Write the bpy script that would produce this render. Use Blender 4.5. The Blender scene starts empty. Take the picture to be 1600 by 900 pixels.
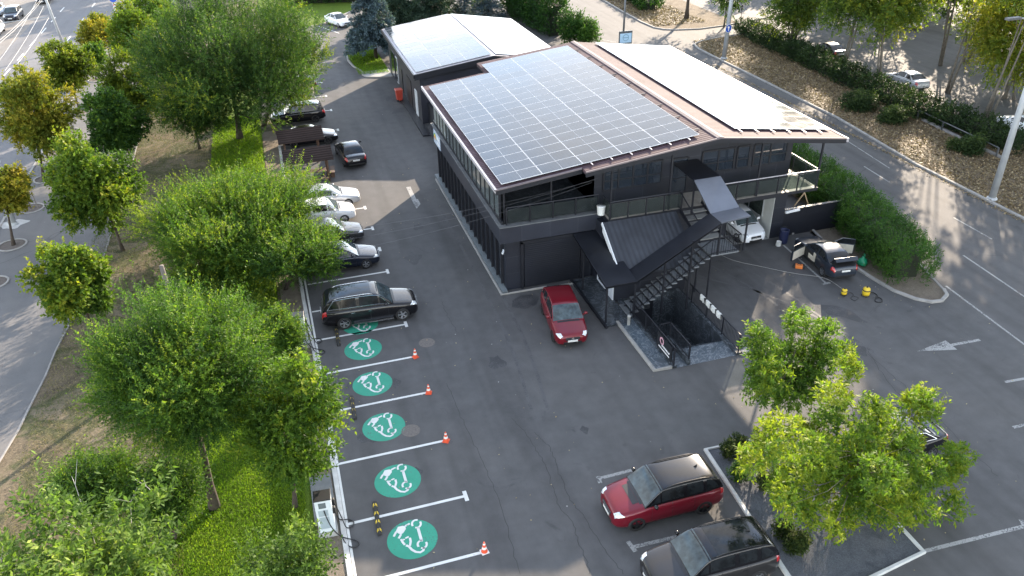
import bpy, bmesh, math, random
import numpy as np
from mathutils import Vector, Matrix
from mathutils.geometry import tessellate_polygon

random.seed(7)
sc = bpy.context.scene
COL = sc.collection
R = math.radians
PI = math.pi

# ------------------------------------------------------------------ camera (solved from the photo's vanishing points)
H = 23.5
FPX = 1239.4
YAW, PITCH, ROLL = R(16.3437), R(30.9296), R(-1.2962)
def cam_axes():
    cy, sy = math.cos(YAW), math.sin(YAW)
    f = np.array([sy*math.cos(PITCH), cy*math.cos(PITCH), -math.sin(PITCH)])
    r = np.array([cy, -sy, 0.0]); u = np.cross(r, f)
    r2 = math.cos(ROLL)*r + math.sin(ROLL)*u
    u2 = -math.sin(ROLL)*r + math.cos(ROLL)*u
    return r2, u2, f
CR, CU, CF = cam_axes()
def ray(x, y): return CR*(x-800)/FPX + CU*(450-y)/FPX + CF
def G(x, y, z=0.0):
    d = ray(x, y); t = (z-H)/d[2]; return np.array([0, 0, H]) + d*t
def PX(x, y, X):
    d = ray(x, y); t = X/d[0]; return np.array([0, 0, H]) + d*t
def PY(x, y, Y):
    d = ray(x, y); t = Y/d[1]; return np.array([0, 0, H]) + d*t
def G2(x, y): 
    g = G(x, y); return (float(g[0]), float(g[1]))

cam_d = bpy.data.cameras.new('camera'); cam = bpy.data.objects.new('camera', cam_d); COL.objects.link(cam)
cam_d.sensor_width = 36; cam_d.lens = FPX/1600*36; cam_d.clip_start = 0.5; cam_d.clip_end = 3000
M = Matrix(((CR[0], CU[0], -CF[0], 0), (CR[1], CU[1], -CF[1], 0), (CR[2], CU[2], -CF[2], H), (0, 0, 0, 1)))
cam.matrix_world = M
sc.camera = cam

# ------------------------------------------------------------------ light
SUN_AZ, SUN_EL = 48.5, 19.0            # degrees, azimuth counted from +x towards +y
sd = Vector((math.cos(R(SUN_EL))*math.cos(R(SUN_AZ)), math.cos(R(SUN_EL))*math.sin(R(SUN_AZ)), math.sin(R(SUN_EL))))
ld = bpy.data.lights.new('sun', 'SUN'); lo = bpy.data.objects.new('sun', ld); COL.objects.link(lo)
ld.energy = 2.8; ld.angle = R(0.5); ld.color = (1.0, 0.83, 0.64)
lo.rotation_euler = sd.to_track_quat('Z', 'Y').to_euler(); lo.location = (60, 60, 60)
w = bpy.data.worlds.new('World'); sc.world = w; w.use_nodes = True
nt = w.node_tree; nt.nodes.clear()
sky = nt.nodes.new('ShaderNodeTexSky'); sky.sky_type = 'NISHITA'; sky.sun_disc = False
sky.sun_elevation = R(SUN_EL); sky.sun_rotation = R(90-SUN_AZ); sky.air_density = 1.0; sky.dust_density = 0.15; sky.ozone_density = 1.0
bg = nt.nodes.new('ShaderNodeBackground'); bg.inputs['Strength'].default_value = 0.15
wo = nt.nodes.new('ShaderNodeOutputWorld')
# broken thin cloud: part of the blue turns to a neutral white of the same brightness
tcw = nt.nodes.new('ShaderNodeTexCoord'); mpw = nt.nodes.new('ShaderNodeMapping'); mpw.inputs['Scale'].default_value = (1.6, 1.6, 4.0)
nzw = nt.nodes.new('ShaderNodeTexNoise'); nzw.inputs['Scale'].default_value = 1.7; nzw.inputs['Detail'].default_value = 7; nzw.inputs['Roughness'].default_value = .6
rpw = nt.nodes.new('ShaderNodeValToRGB'); rpw.color_ramp.elements[0].position = .36; rpw.color_ramp.elements[0].color = (.12, .12, .12, 1); rpw.color_ramp.elements[1].position = .60; rpw.color_ramp.elements[1].color = (.95, .95, .95, 1)
bww = nt.nodes.new('ShaderNodeRGBToBW'); wtw = nt.nodes.new('ShaderNodeMix'); wtw.data_type = 'RGBA'; wtw.blend_type = 'MULTIPLY'; wtw.inputs[0].default_value = 1.0; wtw.inputs[7].default_value = (1.18, 1.16, 1.15, 1)
mxw = nt.nodes.new('ShaderNodeMix'); mxw.data_type = 'RGBA'
nt.links.new(tcw.outputs['Generated'], mpw.inputs[0]); nt.links.new(mpw.outputs[0], nzw.inputs['Vector']); nt.links.new(nzw.outputs['Fac'], rpw.inputs[0])
nt.links.new(sky.outputs[0], bww.inputs[0]); nt.links.new(bww.outputs[0], wtw.inputs[6])
nt.links.new(rpw.outputs[0], mxw.inputs[0]); nt.links.new(sky.outputs[0], mxw.inputs[6]); nt.links.new(wtw.outputs[2], mxw.inputs[7])
nt.links.new(mxw.outputs[2], bg.inputs[0]); nt.links.new(bg.outputs[0], wo.inputs[0])
sc.view_settings.view_transform = 'Standard'; sc.view_settings.look = 'None'
sc.view_settings.gamma = 1.0; sc.view_settings.use_curve_mapping = False
sc.view_settings.exposure = 2.6
sc.render.engine = 'CYCLES'
try:
    sc.cycles.use_denoising = True
    sc.cycles.max_bounces = 6; sc.cycles.diffuse_bounces = 3; sc.cycles.glossy_bounces = 3
    sc.cycles.transmission_bounces = 3; sc.cycles.transparent_max_bounces = 6
    sc.cycles.sample_clamp_indirect = 6.0
except Exception: pass

# ------------------------------------------------------------------ materials
def _n(t, k, **kw):
    n = t.nodes.new(k)
    for a, b in kw.items(): setattr(n, a, b)
    return n
def base_mat(name):
    m = bpy.data.materials.new(name); m.use_nodes = True
    t = m.node_tree; p = t.nodes['Principled BSDF']
    return m, t, p
def ramp(t, stops, fac):
    r = _n(t, 'ShaderNodeValToRGB'); e = r.color_ramp.elements
    while len(e) < len(stops): e.new(0.5)
    for i, (pos, c) in enumerate(stops):
        e[i].position = pos; e[i].color = (c[0], c[1], c[2], 1)
    t.links.new(fac, r.inputs[0]); return r.outputs[0]
def noise(t, scale, detail=4, rough=.55, coord='Object', vec=None, dist=0.0):
    n = _n(t, 'ShaderNodeTexNoise'); n.inputs['Scale'].default_value = scale
    n.inputs['Detail'].default_value = detail; n.inputs['Roughness'].default_value = rough
    n.inputs['Distortion'].default_value = dist
    if vec is None:
        c = _n(t, 'ShaderNodeTexCoord'); vec = c.outputs[coord]
    t.links.new(vec, n.inputs['Vector']); return n.outputs['Fac']
def mixc(t, a, b, f, mode='MIX'):
    m = _n(t, 'ShaderNodeMix'); m.data_type = 'RGBA'; m.blend_type = mode
    for s, k in ((a, 6), (b, 7)):
        if isinstance(s, tuple): m.inputs[k].default_value = (s[0], s[1], s[2], 1)
        else: t.links.new(s, m.inputs[k])
    if isinstance(f, (int, float)): m.inputs[0].default_value = f
    else: t.links.new(f, m.inputs[0])
    return m.outputs[2]
def bump(t, p, h, strength=.3, dist=.02):
    b = _n(t, 'ShaderNodeBump'); b.inputs['Strength'].default_value = strength; b.inputs['Distance'].default_value = dist
    t.links.new(h, b.inputs['Height']); t.links.new(b.outputs[0], p.inputs['Normal'])
def sh(c, k): return tuple(min(1, x*k) for x in c)
def pm(name, c, rough=.6, var=.15, scale=3.0, metal=0.0, coat=0.0, bmp=0.0, bscale=40, spec=.5, emit=0.0, rvar=0.0):
    m, t, p = base_mat(name)
    f = noise(t, scale, 5)
    col = ramp(t, [(.3, sh(c, 1-var)), (.7, sh(c, 1+var))], f)
    t.links.new(col, p.inputs['Base Color'])
    p.inputs['Roughness'].default_value = rough; p.inputs['Metallic'].default_value = metal
    p.inputs['Specular IOR Level'].default_value = spec
    p.inputs['Coat Weight'].default_value = coat; p.inputs['Coat Roughness'].default_value = .04
    if rvar:
        rr = _n(t, 'ShaderNodeMapRange'); rr.inputs['To Min'].default_value = max(0, rough-rvar); rr.inputs['To Max'].default_value = rough+rvar
        t.links.new(f, rr.inputs[0]); t.links.new(rr.outputs[0], p.inputs['Roughness'])
    if bmp: bump(t, p, noise(t, bscale, 3), bmp, .02)
    if emit:
        p.inputs['Emission Color'].default_value = (c[0], c[1], c[2], 1); p.inputs['Emission Strength'].default_value = emit
    return m
def paint(name, c, metal=.25, rough=.32, var=.04):
    return pm(name, c, rough, var, 1.5, metal*.6, coat=.45, spec=.35)
def glass(name, c=(.012, .016, .02), rough=.03, spec=.7):
    return pm(name, c, rough, .25, 1.2, 0, coat=.6, spec=spec)

def asphalt(name, c, stain=.35, crack=True, patch=.12, scale=1.0, dusty=(.13, .12, .11), dustamt=.25):
    m, t, p = base_mat(name)
    co = _n(t, 'ShaderNodeTexCoord').outputs['Object']
    fine = noise(t, 55*scale, 3, .7, vec=co)
    mid = noise(t, 1.1*scale, 6, .6, vec=co)
    big = noise(t, .11*scale, 4, .6, vec=co, dist=.6)
    c1 = ramp(t, [(.25, sh(c, 1-patch)), (.75, sh(c, 1+patch))], mid)
    c2 = mixc(t, c1, dusty, ramp(t, [(.45, (0, 0, 0)), (.75, (dustamt,)*3)], big))
    g = ramp(t, [(.2, (.72,)*3), (.55, (1, 1, 1)), (.8, (1.35,)*3)], fine)
    c3 = mixc(t, c2, g, 1.0, 'MULTIPLY')
    # long tyre-worn streaks along the driving direction
    mp = _n(t, 'ShaderNodeMapping'); mp.inputs['Scale'].default_value = (.9, .06, 1); t.links.new(co, mp.inputs[0])
    st = noise(t, 1.0, 4, .5, vec=mp.outputs[0], dist=.3)
    c3 = mixc(t, c3, ramp(t, [(.35, (1-stain*.5,)*3), (.5, (1, 1, 1)), (.7, (1+stain*.35,)*3)], st), 1.0, 'MULTIPLY')
    oil = noise(t, .55, 5, .65, vec=co, dist=1.2)
    c3 = mixc(t, c3, ramp(t, [(.63, (1, 1, 1)), (.74, (.55, .55, .57))], oil), .75, 'MULTIPLY')
    sp = _n(t, 'ShaderNodeTexVoronoi'); sp.feature = 'F1'; sp.inputs['Scale'].default_value = .8; t.links.new(co, sp.inputs['Vector'])
    c3 = mixc(t, c3, (.5, .49, .46), ramp(t, [(.012, (1, 1, 1)), (.03, (0, 0, 0))], sp.outputs['Distance']))
    if crack:
        wv = _n(t, 'ShaderNodeTexNoise'); wv.inputs['Scale'].default_value = .8; wv.inputs['Detail'].default_value = 6; t.links.new(co, wv.inputs['Vector'])
        off = _n(t, 'ShaderNodeMix'); off.data_type = 'VECTOR'; off.inputs[0].default_value = .35
        t.links.new(co, off.inputs[4]); t.links.new(wv.outputs['Color'], off.inputs[5])
        v = _n(t, 'ShaderNodeTexVoronoi'); v.feature = 'DISTANCE_TO_EDGE'; v.inputs['Scale'].default_value = .17
        t.links.new(off.outputs[1], v.inputs['Vector'])
        ck = ramp(t, [(.0, (.62, .62, .63)), (.0022, (.66, .66, .66)), (.0042, (1, 1, 1))], v.outputs['Distance'])
        msk = ramp(t, [(.48, (0, 0, 0)), (.6, (1, 1, 1))], noise(t, .12, 3, vec=co))
        c3 = mixc(t, c3, ck, msk, 'MULTIPLY')
    t.links.new(c3, p.inputs['Base Color']); p.inputs['Roughness'].default_value = .82; p.inputs['Specular IOR Level'].default_value = .35
    bump(t, p, fine, .35, .01)
    return m
def earth(name, cols, scale=1.0, bmp=.6):
    m, t, p = base_mat(name)
    co = _n(t, 'ShaderNodeTexCoord').outputs['Object']
    a = noise(t, .35*scale, 6, .65, vec=co, dist=.8); b = noise(t, 9*scale, 5, .7, vec=co); c = noise(t, 40*scale, 3, .7, vec=co)
    k = len(cols)
    c1 = ramp(t, [(.3+.4*i/(k-1), cols[i]) for i in range(k)], a)
    c1 = mixc(t, c1, ramp(t, [(.25, (.55,)*3), (.75, (1.4,)*3)], b), 1.0, 'MULTIPLY')
    c1 = mixc(t, c1, ramp(t, [(.25, (.7,)*3), (.75, (1.3,)*3)], c), 1.0, 'MULTIPLY')
    t.links.new(c1, p.inputs['Base Color']); p.inputs['Roughness'].default_value = .95; p.inputs['Specular IOR Level'].default_value = .15
    bump(t, p, b, bmp, .05)
    return m
def leafmat(name, cols, trans=.38, rough=.6, spec=.16):
    m, t, p = base_mat(name)
    at = _n(t, 'ShaderNodeAttribute'); at.attribute_name = 'tint'
    k = len(cols)
    col = ramp(t, [(i/(k-1), cols[i]) for i in range(k)], at.outputs['Fac'])
    t.links.new(col, p.inputs['Base Color']); p.inputs['Roughness'].default_value = rough; p.inputs['Specular IOR Level'].default_value = spec
    tr = _n(t, 'ShaderNodeBsdfTranslucent')
    tc = mixc(t, col, (1.25, 1.35, .45), 1.0, 'MULTIPLY')
    sc2 = mixc(t, tc, (1.5, 1.5, 1.5), 1.0, 'MULTIPLY')
    t.links.new(sc2, tr.inputs['Color'])
    mx = _n(t, 'ShaderNodeMixShader'); mx.inputs[0].default_value = trans
    out = t.nodes['Material Output']
    t.links.new(p.outputs[0], mx.inputs[1]); t.links.new(tr.outputs[0], mx.inputs[2]); t.links.new(mx.outputs[0], out.inputs['Surface'])
    return m
def cladding(name, c, axis, bw, bh, line, mort=.014, rough=.5):
    m, t, p = base_mat(name)
    co = _n(t, 'ShaderNodeTexCoord').outputs['Object']
    s = _n(t, 'ShaderNodeSeparateXYZ'); t.links.new(co, s.inputs[0])
    cb = _n(t, 'ShaderNodeCombineXYZ'); t.links.new(s.outputs[axis], cb.inputs[0]); t.links.new(s.outputs[2], cb.inputs[1])
    b = _n(t, 'ShaderNodeTexBrick'); b.offset = 0.0; b.squash = 1.0
    b.inputs['Scale'].default_value = 1.0; b.inputs['Brick Width'].default_value = bw; b.inputs['Row Height'].default_value = bh
    b.inputs['Mortar Size'].default_value = mort; b.inputs['Mortar Smooth'].default_value = .1
    b.inputs['Color1'].default_value = (*sh(c, .88), 1); b.inputs['Color2'].default_value = (*sh(c, 1.14), 1); b.inputs['Mortar'].default_value = (*line, 1)
    t.links.new(cb.outputs[0], b.inputs['Vector'])
    f = noise(t, .9, 5, vec=co)
    col = mixc(t, b.outputs['Color'], ramp(t, [(.3, (.8,)*3), (.7, (1.2,)*3)], f), 1.0, 'MULTIPLY')
    t.links.new(col, p.inputs['Base Color']); p.inputs['Roughness'].default_value = rough
    bump(t, p, b.outputs['Fac'], -.4, .02)
    return m
def wavemat(name, c, axis, scale, rough=.45, dark=.55, metal=.1, bmp=.6, spec=.4):
    m, t, p = base_mat(name); p.inputs['Specular IOR Level'].default_value = spec
    co = _n(t, 'ShaderNodeTexCoord').outputs['Object']
    wv = _n(t, 'ShaderNodeTexWave'); wv.wave_type = 'BANDS'; wv.bands_direction = axis; wv.wave_profile = 'SIN'
    wv.inputs['Scale'].default_value = scale; wv.inputs['Distortion'].default_value = 0
    t.links.new(co, wv.inputs['Vector'])
    f = noise(t, .8, 5, vec=co)
    col = mixc(t, ramp(t, [(.2, sh(c, dark)), (.6, c)], wv.outputs['Fac']), ramp(t, [(.3, (.75,)*3), (.7, (1.25,)*3)], f), 1.0, 'MULTIPLY')
    t.links.new(col, p.inputs['Base Color']); p.inputs['Roughness'].default_value = rough; p.inputs['Metallic'].default_value = metal
    bump(t, p, wv.outputs['Fac'], bmp, .03)
    return m
def marble(name, c, vein):
    m, t, p = base_mat(name)
    co = _n(t, 'ShaderNodeTexCoord').outputs['Object']
    n1 = noise(t, 1.3, 7, .6, vec=co, dist=2.5)
    col = ramp(t, [(.3, sh(c, .75)), (.47, c), (.505, vein), (.53, c), (.75, sh(c, 1.2))], n1)
    b = _n(t, 'ShaderNodeTexBrick'); b.offset = 0; b.inputs['Scale'].default_value = 1; b.inputs['Brick Width'].default_value = .9; b.inputs['Row Height'].default_value = .9
    b.inputs['Mortar Size'].default_value = .008; b.inputs['Color1'].default_value = (1, 1, 1, 1); b.inputs['Color2'].default_value = (.9, .9, .9, 1); b.inputs['Mortar'].default_value = (.45, .45, .45, 1)
    t.links.new(co, b.inputs['Vector'])
    col = mixc(t, col, b.outputs['Color'], 1.0, 'MULTIPLY')
    t.links.new(col, p.inputs['Base Color']); p.inputs['Roughness'].default_value = .3
    return m
def worn_paint(name, c, under=(.07, .07, .075), wear=.5):
    m, t, p = base_mat(name)
    co = _n(t, 'ShaderNodeTexCoord').outputs['Object']
    a = noise(t, 14, 5, .75, vec=co); b = noise(t, 1.2, 4, .6, vec=co)
    ad = _n(t, 'ShaderNodeMath'); ad.operation = 'MULTIPLY_ADD'; ad.inputs[1].default_value = .6
    t.links.new(b, ad.inputs[0]); t.links.new(a, ad.inputs[2])
    f = ramp(t, [(1.02-wear*.35, (0, 0, 0)), (1.0-wear*.35+.1, (1, 1, 1))], ad.outputs[0])
    base = ramp(t, [(.3, sh(c, .85)), (.7, sh(c, 1.08))], b)
    col = mixc(t, base, under, f)
    t.links.new(col, p.inputs['Base Color']); p.inputs['Roughness'].default_value = .7
    return m

# ------------------------------------------------------------------ mesh helpers
class MB:
    def __init__(s): s.v = []; s.f = []; s.m = []
    def add(s, vs, fs, mi=0):
        o = len(s.v); s.v += [tuple(map(float, v)) for v in vs]
        for f in fs: s.f.append(tuple(o+i for i in f)); s.m.append(mi)
        return s
    def box(s, x0, x1, y0, y1, z0, z1, mi=0):
        v = [(x, y, z) for z in (z0, z1) for y in (y0, y1) for x in (x0, x1)]
        return s.add(v, [(0, 2, 3, 1), (4, 5, 7, 6), (0, 1, 5, 4), (2, 6, 7, 3), (0, 4, 6, 2), (1, 3, 7, 5)], mi)
    def bbox(s, x0, x1, y0, y1, z0, z1, b=.02, mi=0):
        # box with chamfered vertical and top edges
        def ringz(i, z): return [(x0+i+b*0, y0+i, z), (x1-i, y0+i, z), (x1-i, y1-i, z), (x0+i, y1-i, z)]
        a, c, d = ringz(0, z0), ringz(0, z1-b), ringz(b, z1)
        v = a+c+d; f = [(3, 2, 1, 0), (8, 9, 10, 11)]
        for k in (0, 4):
            for i in range(4): f.append((k+i, k+(i+1) % 4, k+4+(i+1) % 4, k+4+i))
        return s.add(v, f, mi)
    def bar(s, p, q, wd, ht, mi=0, up=(0, 0, 1)):
        p, q = Vector(p), Vector(q); d = (q-p).normalized(); u = Vector(up)
        if abs(d.dot(u)) > .98: u = Vector((0, 1, 0))
        a = d.cross(u).normalized()*wd/2; b = a.cross(d).normalized()*ht/2
        v = [p+a*i+b*j for (i, j) in ((-1, -1), (1, -1), (1, 1), (-1, 1))]+[q+a*i+b*j for (i, j) in ((-1, -1), (1, -1), (1, 1), (-1, 1))]
        return s.add(v, [(0, 1, 2, 3), (7, 6, 5, 4), (0, 4, 5, 1), (1, 5, 6, 2), (2, 6, 7, 3), (3, 7, 4, 0)], mi)
    def tube(s, path, rad, n=8, mi=0, cap=True):
        P = [Vector(p) for p in path]; rs = rad if hasattr(rad, '__len__') else [rad]*len(P)
        rings = []; pa = None
        for i, p in enumerate(P):
            d = (P[min(i+1, len(P)-1)]-P[max(i-1, 0)]).normalized()
            if pa is None:
                u = Vector((0, 0, 1)) if abs(d.z) < .9 else Vector((1, 0, 0)); a = d.cross(u).normalized()
            else: a = (pa-d*pa.dot(d)).normalized()
            pa = a; b = d.cross(a)
            rings.append([p+(a*math.cos(2*PI*k/n)+b*math.sin(2*PI*k/n))*rs[i] for k in range(n)])
        v = [x for r_ in rings for x in r_]; f = []
        for i in range(len(P)-1):
            for k in range(n): f.append((i*n+k, i*n+(k+1) % n, (i+1)*n+(k+1) % n, (i+1)*n+k))
        if cap: f.append(tuple(range(n))[::-1]); f.append(tuple(range((len(P)-1)*n, len(P)*n)))
        return s.add(v, f, mi)
    def lathe(s, prof, n=20, c=(0, 0, 0), axis='z', mi=0, cap=False):
        v = []; f = []
        for (r_, h) in prof:
            for k in range(n):
                a = 2*PI*k/n; x, y, z = r_*math.cos(a), r_*math.sin(a), h
                if axis == 'y': x, y, z = x, h, y
                if axis == 'x': x, y, z = h, x, y
                v.append((c[0]+x, c[1]+y, c[2]+z))
        for i in range(len(prof)-1):
            for k in range(n): f.append((i*n+k, i*n+(k+1) % n, (i+1)*n+(k+1) % n, (i+1)*n+k))
        if cap and prof[0][0] > 1e-4: f.append(tuple(range(n))[::-1])
        if cap and prof[-1][0] > 1e-4: f.append(tuple(range((len(prof)-1)*n, len(prof)*n)))
        return s.add(v, f, mi)
    def poly(s, pts, z, holes=(), mi=0):
        loops = [[Vector((p[0], p[1], 0)) for p in pts]]+[[Vector((p[0], p[1], 0)) for p in h] for h in holes]
        tris = tessellate_polygon(loops); al = [p for l in loops for p in l]
        fs = []
        for t in tris:
            a, b, c = (al[i] for i in t)
            fs.append(t if (b-a).cross(c-a).z > 0 else (t[0], t[2], t[1]))
        return s.add([(p.x, p.y, z) for p in al], fs, mi)
    def prism(s, pts, z0, z1, mi=0):
        n = len(pts); area = sum(pts[i][0]*pts[(i+1) % n][1]-pts[(i+1) % n][0]*pts[i][1] for i in range(n))
        if area < 0: pts = pts[::-1]
        s.poly(pts, z1, mi=mi)
        v = [(p[0], p[1], z0) for p in pts]+[(p[0], p[1], z1) for p in pts]
        return s.add(v, [(i, (i+1) % n, n+(i+1) % n, n+i) for i in range(n)], mi)
    def slab(s, quad, th, mi=0):
        # quad of 4 3-D points (top face), thickness th downwards
        v = [tuple(p) for p in quad]+[(p[0], p[1], p[2]-th) for p in quad]
        return s.add(v, [(0, 1, 2, 3), (7, 6, 5, 4), (0, 4, 5, 1), (1, 5, 6, 2), (2, 6, 7, 3), (3, 7, 4, 0)], mi)
    def strip(s, path, wd, z, closed=False, mi=0):
        P = [Vector((p[0], p[1], 0)) for p in path]; n = len(P); v = []; f = []
        for i in range(n):
            a = P[(i-1) % n] if (closed or i) else P[0]; b = P[(i+1) % n] if (closed or i < n-1) else P[-1]
            d = (b-a).normalized(); nn = Vector((-d.y, d.x, 0))*wd/2
            v += [(P[i].x+nn.x, P[i].y+nn.y, z), (P[i].x-nn.x, P[i].y-nn.y, z)]
        for i in range(n if closed else n-1):
            j = (i+1) % n; f.append((2*i, 2*i+1, 2*j+1, 2*j))
        return s.add(v, f, mi)
    def kerb(s, path, wd, z0, z1, closed=False, mi=0):
        P = [Vector((p[0], p[1], 0)) for p in path]; n = len(P); v = []; f = []
        b = .02
        for i in range(n):
            a = P[(i-1) % n] if (closed or i) else P[0]; c = P[(i+1) % n] if (closed or i < n-1) else P[-1]
            d = (c-a).normalized(); nn = Vector((-d.y, d.x, 0))
            for o, z in ((wd/2, z0), (wd/2, z1-b), (wd/2-b, z1), (-wd/2+b, z1), (-wd/2, z1-b), (-wd/2, z0)):
                v.append((P[i].x+nn.x*o, P[i].y+nn.y*o, z))
        for i in range(n if closed else n-1):
            j = (i+1) % n
            for k in range(5): f.append((6*i+k, 6*i+k+1, 6*j+k+1, 6*j+k))
        if not closed: f += [tuple(range(6))[::-1], tuple(range(6*(n-1), 6*n))]
        return s.add(v, f, mi)
    def build(s, name, mats, parent=None, smooth=False, loc=None, rotz=0):
        me = bpy.data.meshes.new(name); me.from_pydata(s.v, [], s.f); me.validate()
        if not isinstance(mats, (list, tuple)): mats = [mats]
        for m in mats: me.materials.append(m)
        if len(mats) > 1 and len(me.polygons) == len(s.m): me.polygons.foreach_set('material_index', s.m)
        if smooth: me.polygons.foreach_set('use_smooth', [True]*len(me.polygons))
        me.update()
        o = bpy.data.objects.new(name, me); COL.objects.link(o)
        if parent: o.parent = parent
        if loc is not None: o.location = loc
        if rotz: o.rotation_euler = (0, 0, rotz)
        return o
def tag(o, label=None, cat=None, group=None, kind=None):
    if label: o['label'] = label
    if cat: o['category'] = cat
    if group: o['group'] = group
    if kind: o['kind'] = kind
    return o
def thing(name, label, cat, loc=(0, 0, 0), rotz=0, group=None):
    o = bpy.data.objects.new(name, None); COL.objects.link(o); o.empty_display_size = .3
    o.location = loc; o.rotation_euler = (0, 0, rotz)
    return tag(o, label, cat, group)
def copy_tree(o, parent=None):
    c = o.copy(); COL.objects.link(c)
    if parent: c.parent = parent
    for ch in list(o.children): copy_tree(ch, c)
    return c
def struct(mb, name, mats, **k):
    return tag(mb.build(name, mats, **k), kind='structure')

# ------------------------------------------------------------------ foliage
def quads_mesh(name, V, tint, mat):
    # V: (n,4,3)
    n = len(V); me = bpy.data.meshes.new(name)
    me.vertices.add(4*n); me.vertices.foreach_set('co', np.ascontiguousarray(V, dtype=np.float32).ravel())
    me.loops.add(4*n); me.loops.foreach_set('vertex_index', np.arange(4*n, dtype=np.int32))
    me.polygons.add(n); me.polygons.foreach_set('loop_start', np.arange(0, 4*n, 4, dtype=np.int32))
    a = me.attributes.new('tint', 'FLOAT', 'FACE'); a.data.foreach_set('value', np.clip(tint, 0, 1).astype(np.float32))
    me.materials.append(mat); me.update(calc_edges=True)
    return me
def unit(a): return a/np.maximum(1e-9, np.linalg.norm(a, axis=-1, keepdims=True))
def leaves_on(rng, base, sdir, slen, K, ll, wr, droop=0.0, spread=.8):
    """K leaves along each shoot. returns (M*K,4,3)"""
    Mn = len(base)
    t = (np.arange(K)+rng.random((Mn, K)))/K
    p = base[:, None]+sdir[:, None]*(slen[:, None]*t)[..., None]
    p[..., 2] -= droop*(t**2)*slen[:, None]
    rnd = unit(rng.normal(size=(Mn, K, 3)))
    side0 = unit(np.cross(np.broadcast_to(sdir[:, None], rnd.shape), rnd))
    ld_ = unit(side0*spread+sdir[:, None]*.6+rng.normal(size=rnd.shape)*.15)
    ld_[..., 2] -= .12; ld_ = unit(ld_)
    nrm = unit(rng.normal(size=rnd.shape)*.55+np.array([0, 0, 1.0]))
    sd_ = unit(np.cross(ld_, nrm))
    L = ll*(.65+.7*rng.random((Mn, K)))[..., None]; Wd = L*wr*.5
    mid = p+ld_*L*.45+nrm*L*.05
    V = np.stack([p, mid+sd_*Wd, p+ld_*L, mid-sd_*Wd], axis=2)
    return V.reshape(-1, 4, 3)
def crown_px(by, x0, x1, y0, y1):
    cx, cy = (x0+x1)/2, (y0+y1)/2
    c = PY(cx, cy, by); v = c-np.array([0, 0, H]); dep = float(v@CF); ppm = FPX/dep
    th = math.asin(-v[2]/np.linalg.norm(v))
    rx = (x1-x0)/2/ppm; hp = (y1-y0)/2/ppm
    rz2 = max(hp*hp-(rx*.8*math.sin(th))**2, .2*rx*rx)
    return c, rx, math.sqrt(rz2)/math.cos(th)
def blobs_in(rng, c, rad, n, bf, flat=0.0, minz=None):
    d = unit(rng.normal(size=(n, 3))); r_ = rng.random(n)**(1/2.6)
    p = d*r_[:, None]
    br = bf*(.65+.7*rng.random(n))
    ph = rng.random(6)*2*PI; az = np.arctan2(d[:, 1], d[:, 0]); el = np.arcsin(d[:, 2])
    lob = .95+.12*np.sin(3*az+ph[0]+2*el)+.11*np.sin(5*az+ph[1]-3*el)+.10*np.sin(2*az+4*el+ph[2])
    lob = lob*(1-.12*np.clip(-d[:, 2], 0, 1))
    pos = np.array(c)+p*lob[:, None]*(np.array(rad)*(1-.5*br)[:, None])
    return pos, br*float(np.mean(rad)), p
def crown(rng, c, rad, nb, bf, shoots, K, sl, ll, wr, up=.5, droop=.1, spread=.8, tint0=.35, topy=.25, blobs=None):
    if blobs is None: pos, br, rel = blobs_in(rng, c, rad, nb, bf)
    else: pos, br = blobs; nb = len(br)
    wts = br**2; idx = rng.choice(nb, shoots, p=wts/wts.sum())
    d = unit(rng.normal(size=(shoots, 3))+np.array([0, 0, .25]))
    base = pos[idx]+d*(br[idx]*(.35+.65*rng.random(shoots)**.6))[:, None]
    outw = unit(base-np.array(c))
    sdir = unit(d*.55+outw*.5+np.array([0, 0, up])+rng.normal(size=(shoots, 3))*.3)
    slen = sl*(.5+rng.random(shoots))
    # a few long leading shoots reach out of the crown, mostly upwards
    lead = (rng.random(shoots) < .10) & (outw[:, 2] > -.1)
    sdir = np.where(lead[:, None], unit(outw*.6+np.array([0, 0, up+.5])+rng.normal(size=(shoots, 3))*.25), sdir); slen = np.where(lead, slen*1.9, slen)
    V = leaves_on(rng, base, sdir, slen, K, ll, wr, droop, spread)
    bt = rng.normal(size=nb)*.13
    tint = tint0+bt[idx]+rng.normal(size=shoots)*.1
    tint = tint+np.where(lead, .22, 0)
    tint = np.repeat(tint, K)+rng.normal(size=shoots*K)*.08
    # young / turning shoots grow where the crown is outermost
    o_ = np.linalg.norm((base-np.array(c))/np.array(rad), axis=1)
    tint += np.repeat(np.clip(o_-.7, 0, .5)*topy*2*(rng.random(shoots) > .4), K)
    return V, tint, pos, br
def wood(rng, base, c, rad, targets, r0, lean=(0, 0), fork=.35, n=8, minor=None):
    mb = MB(); b = np.array(base, float); top = np.array([c[0], c[1], c[2]+rad[2]*.25])
    T = []
    for t in np.linspace(0, 1, 7):
        p = b*(1-t)+top*t
        p[0] += math.sin(t*5+rng.random()*.6)*.05*r0*8*t; p[1] += math.cos(t*4)*.04*r0*8*t
        T.append(p)
    T[0][2] -= .05
    rr = [r0*(1.5-.5*min(1, t*8))*(1-.8*t) if t < .05 else r0*(1-.78*t) for t in np.linspace(0, 1, 7)]
    mb.tube(T, rr, 9)
    for q in targets:
        t = min(.95, max(fork, .15+.7*(q[2]-b[2])/max(.5, top[2]-b[2])-.2*rng.random()))
        k = t*6; i = int(k); a = T[i]*(1-(k-i))+T[min(6, i+1)]*(k-i)
        ra = r0*(1-.78*t)*.55
        m1 = a*.55+np.array(q)*.45; m1[2] -= .08*np.linalg.norm(np.array(q)-a)
        mb.tube([a, m1, q], [ra, ra*.6, ra*.18], 6)
    return mb
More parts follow.
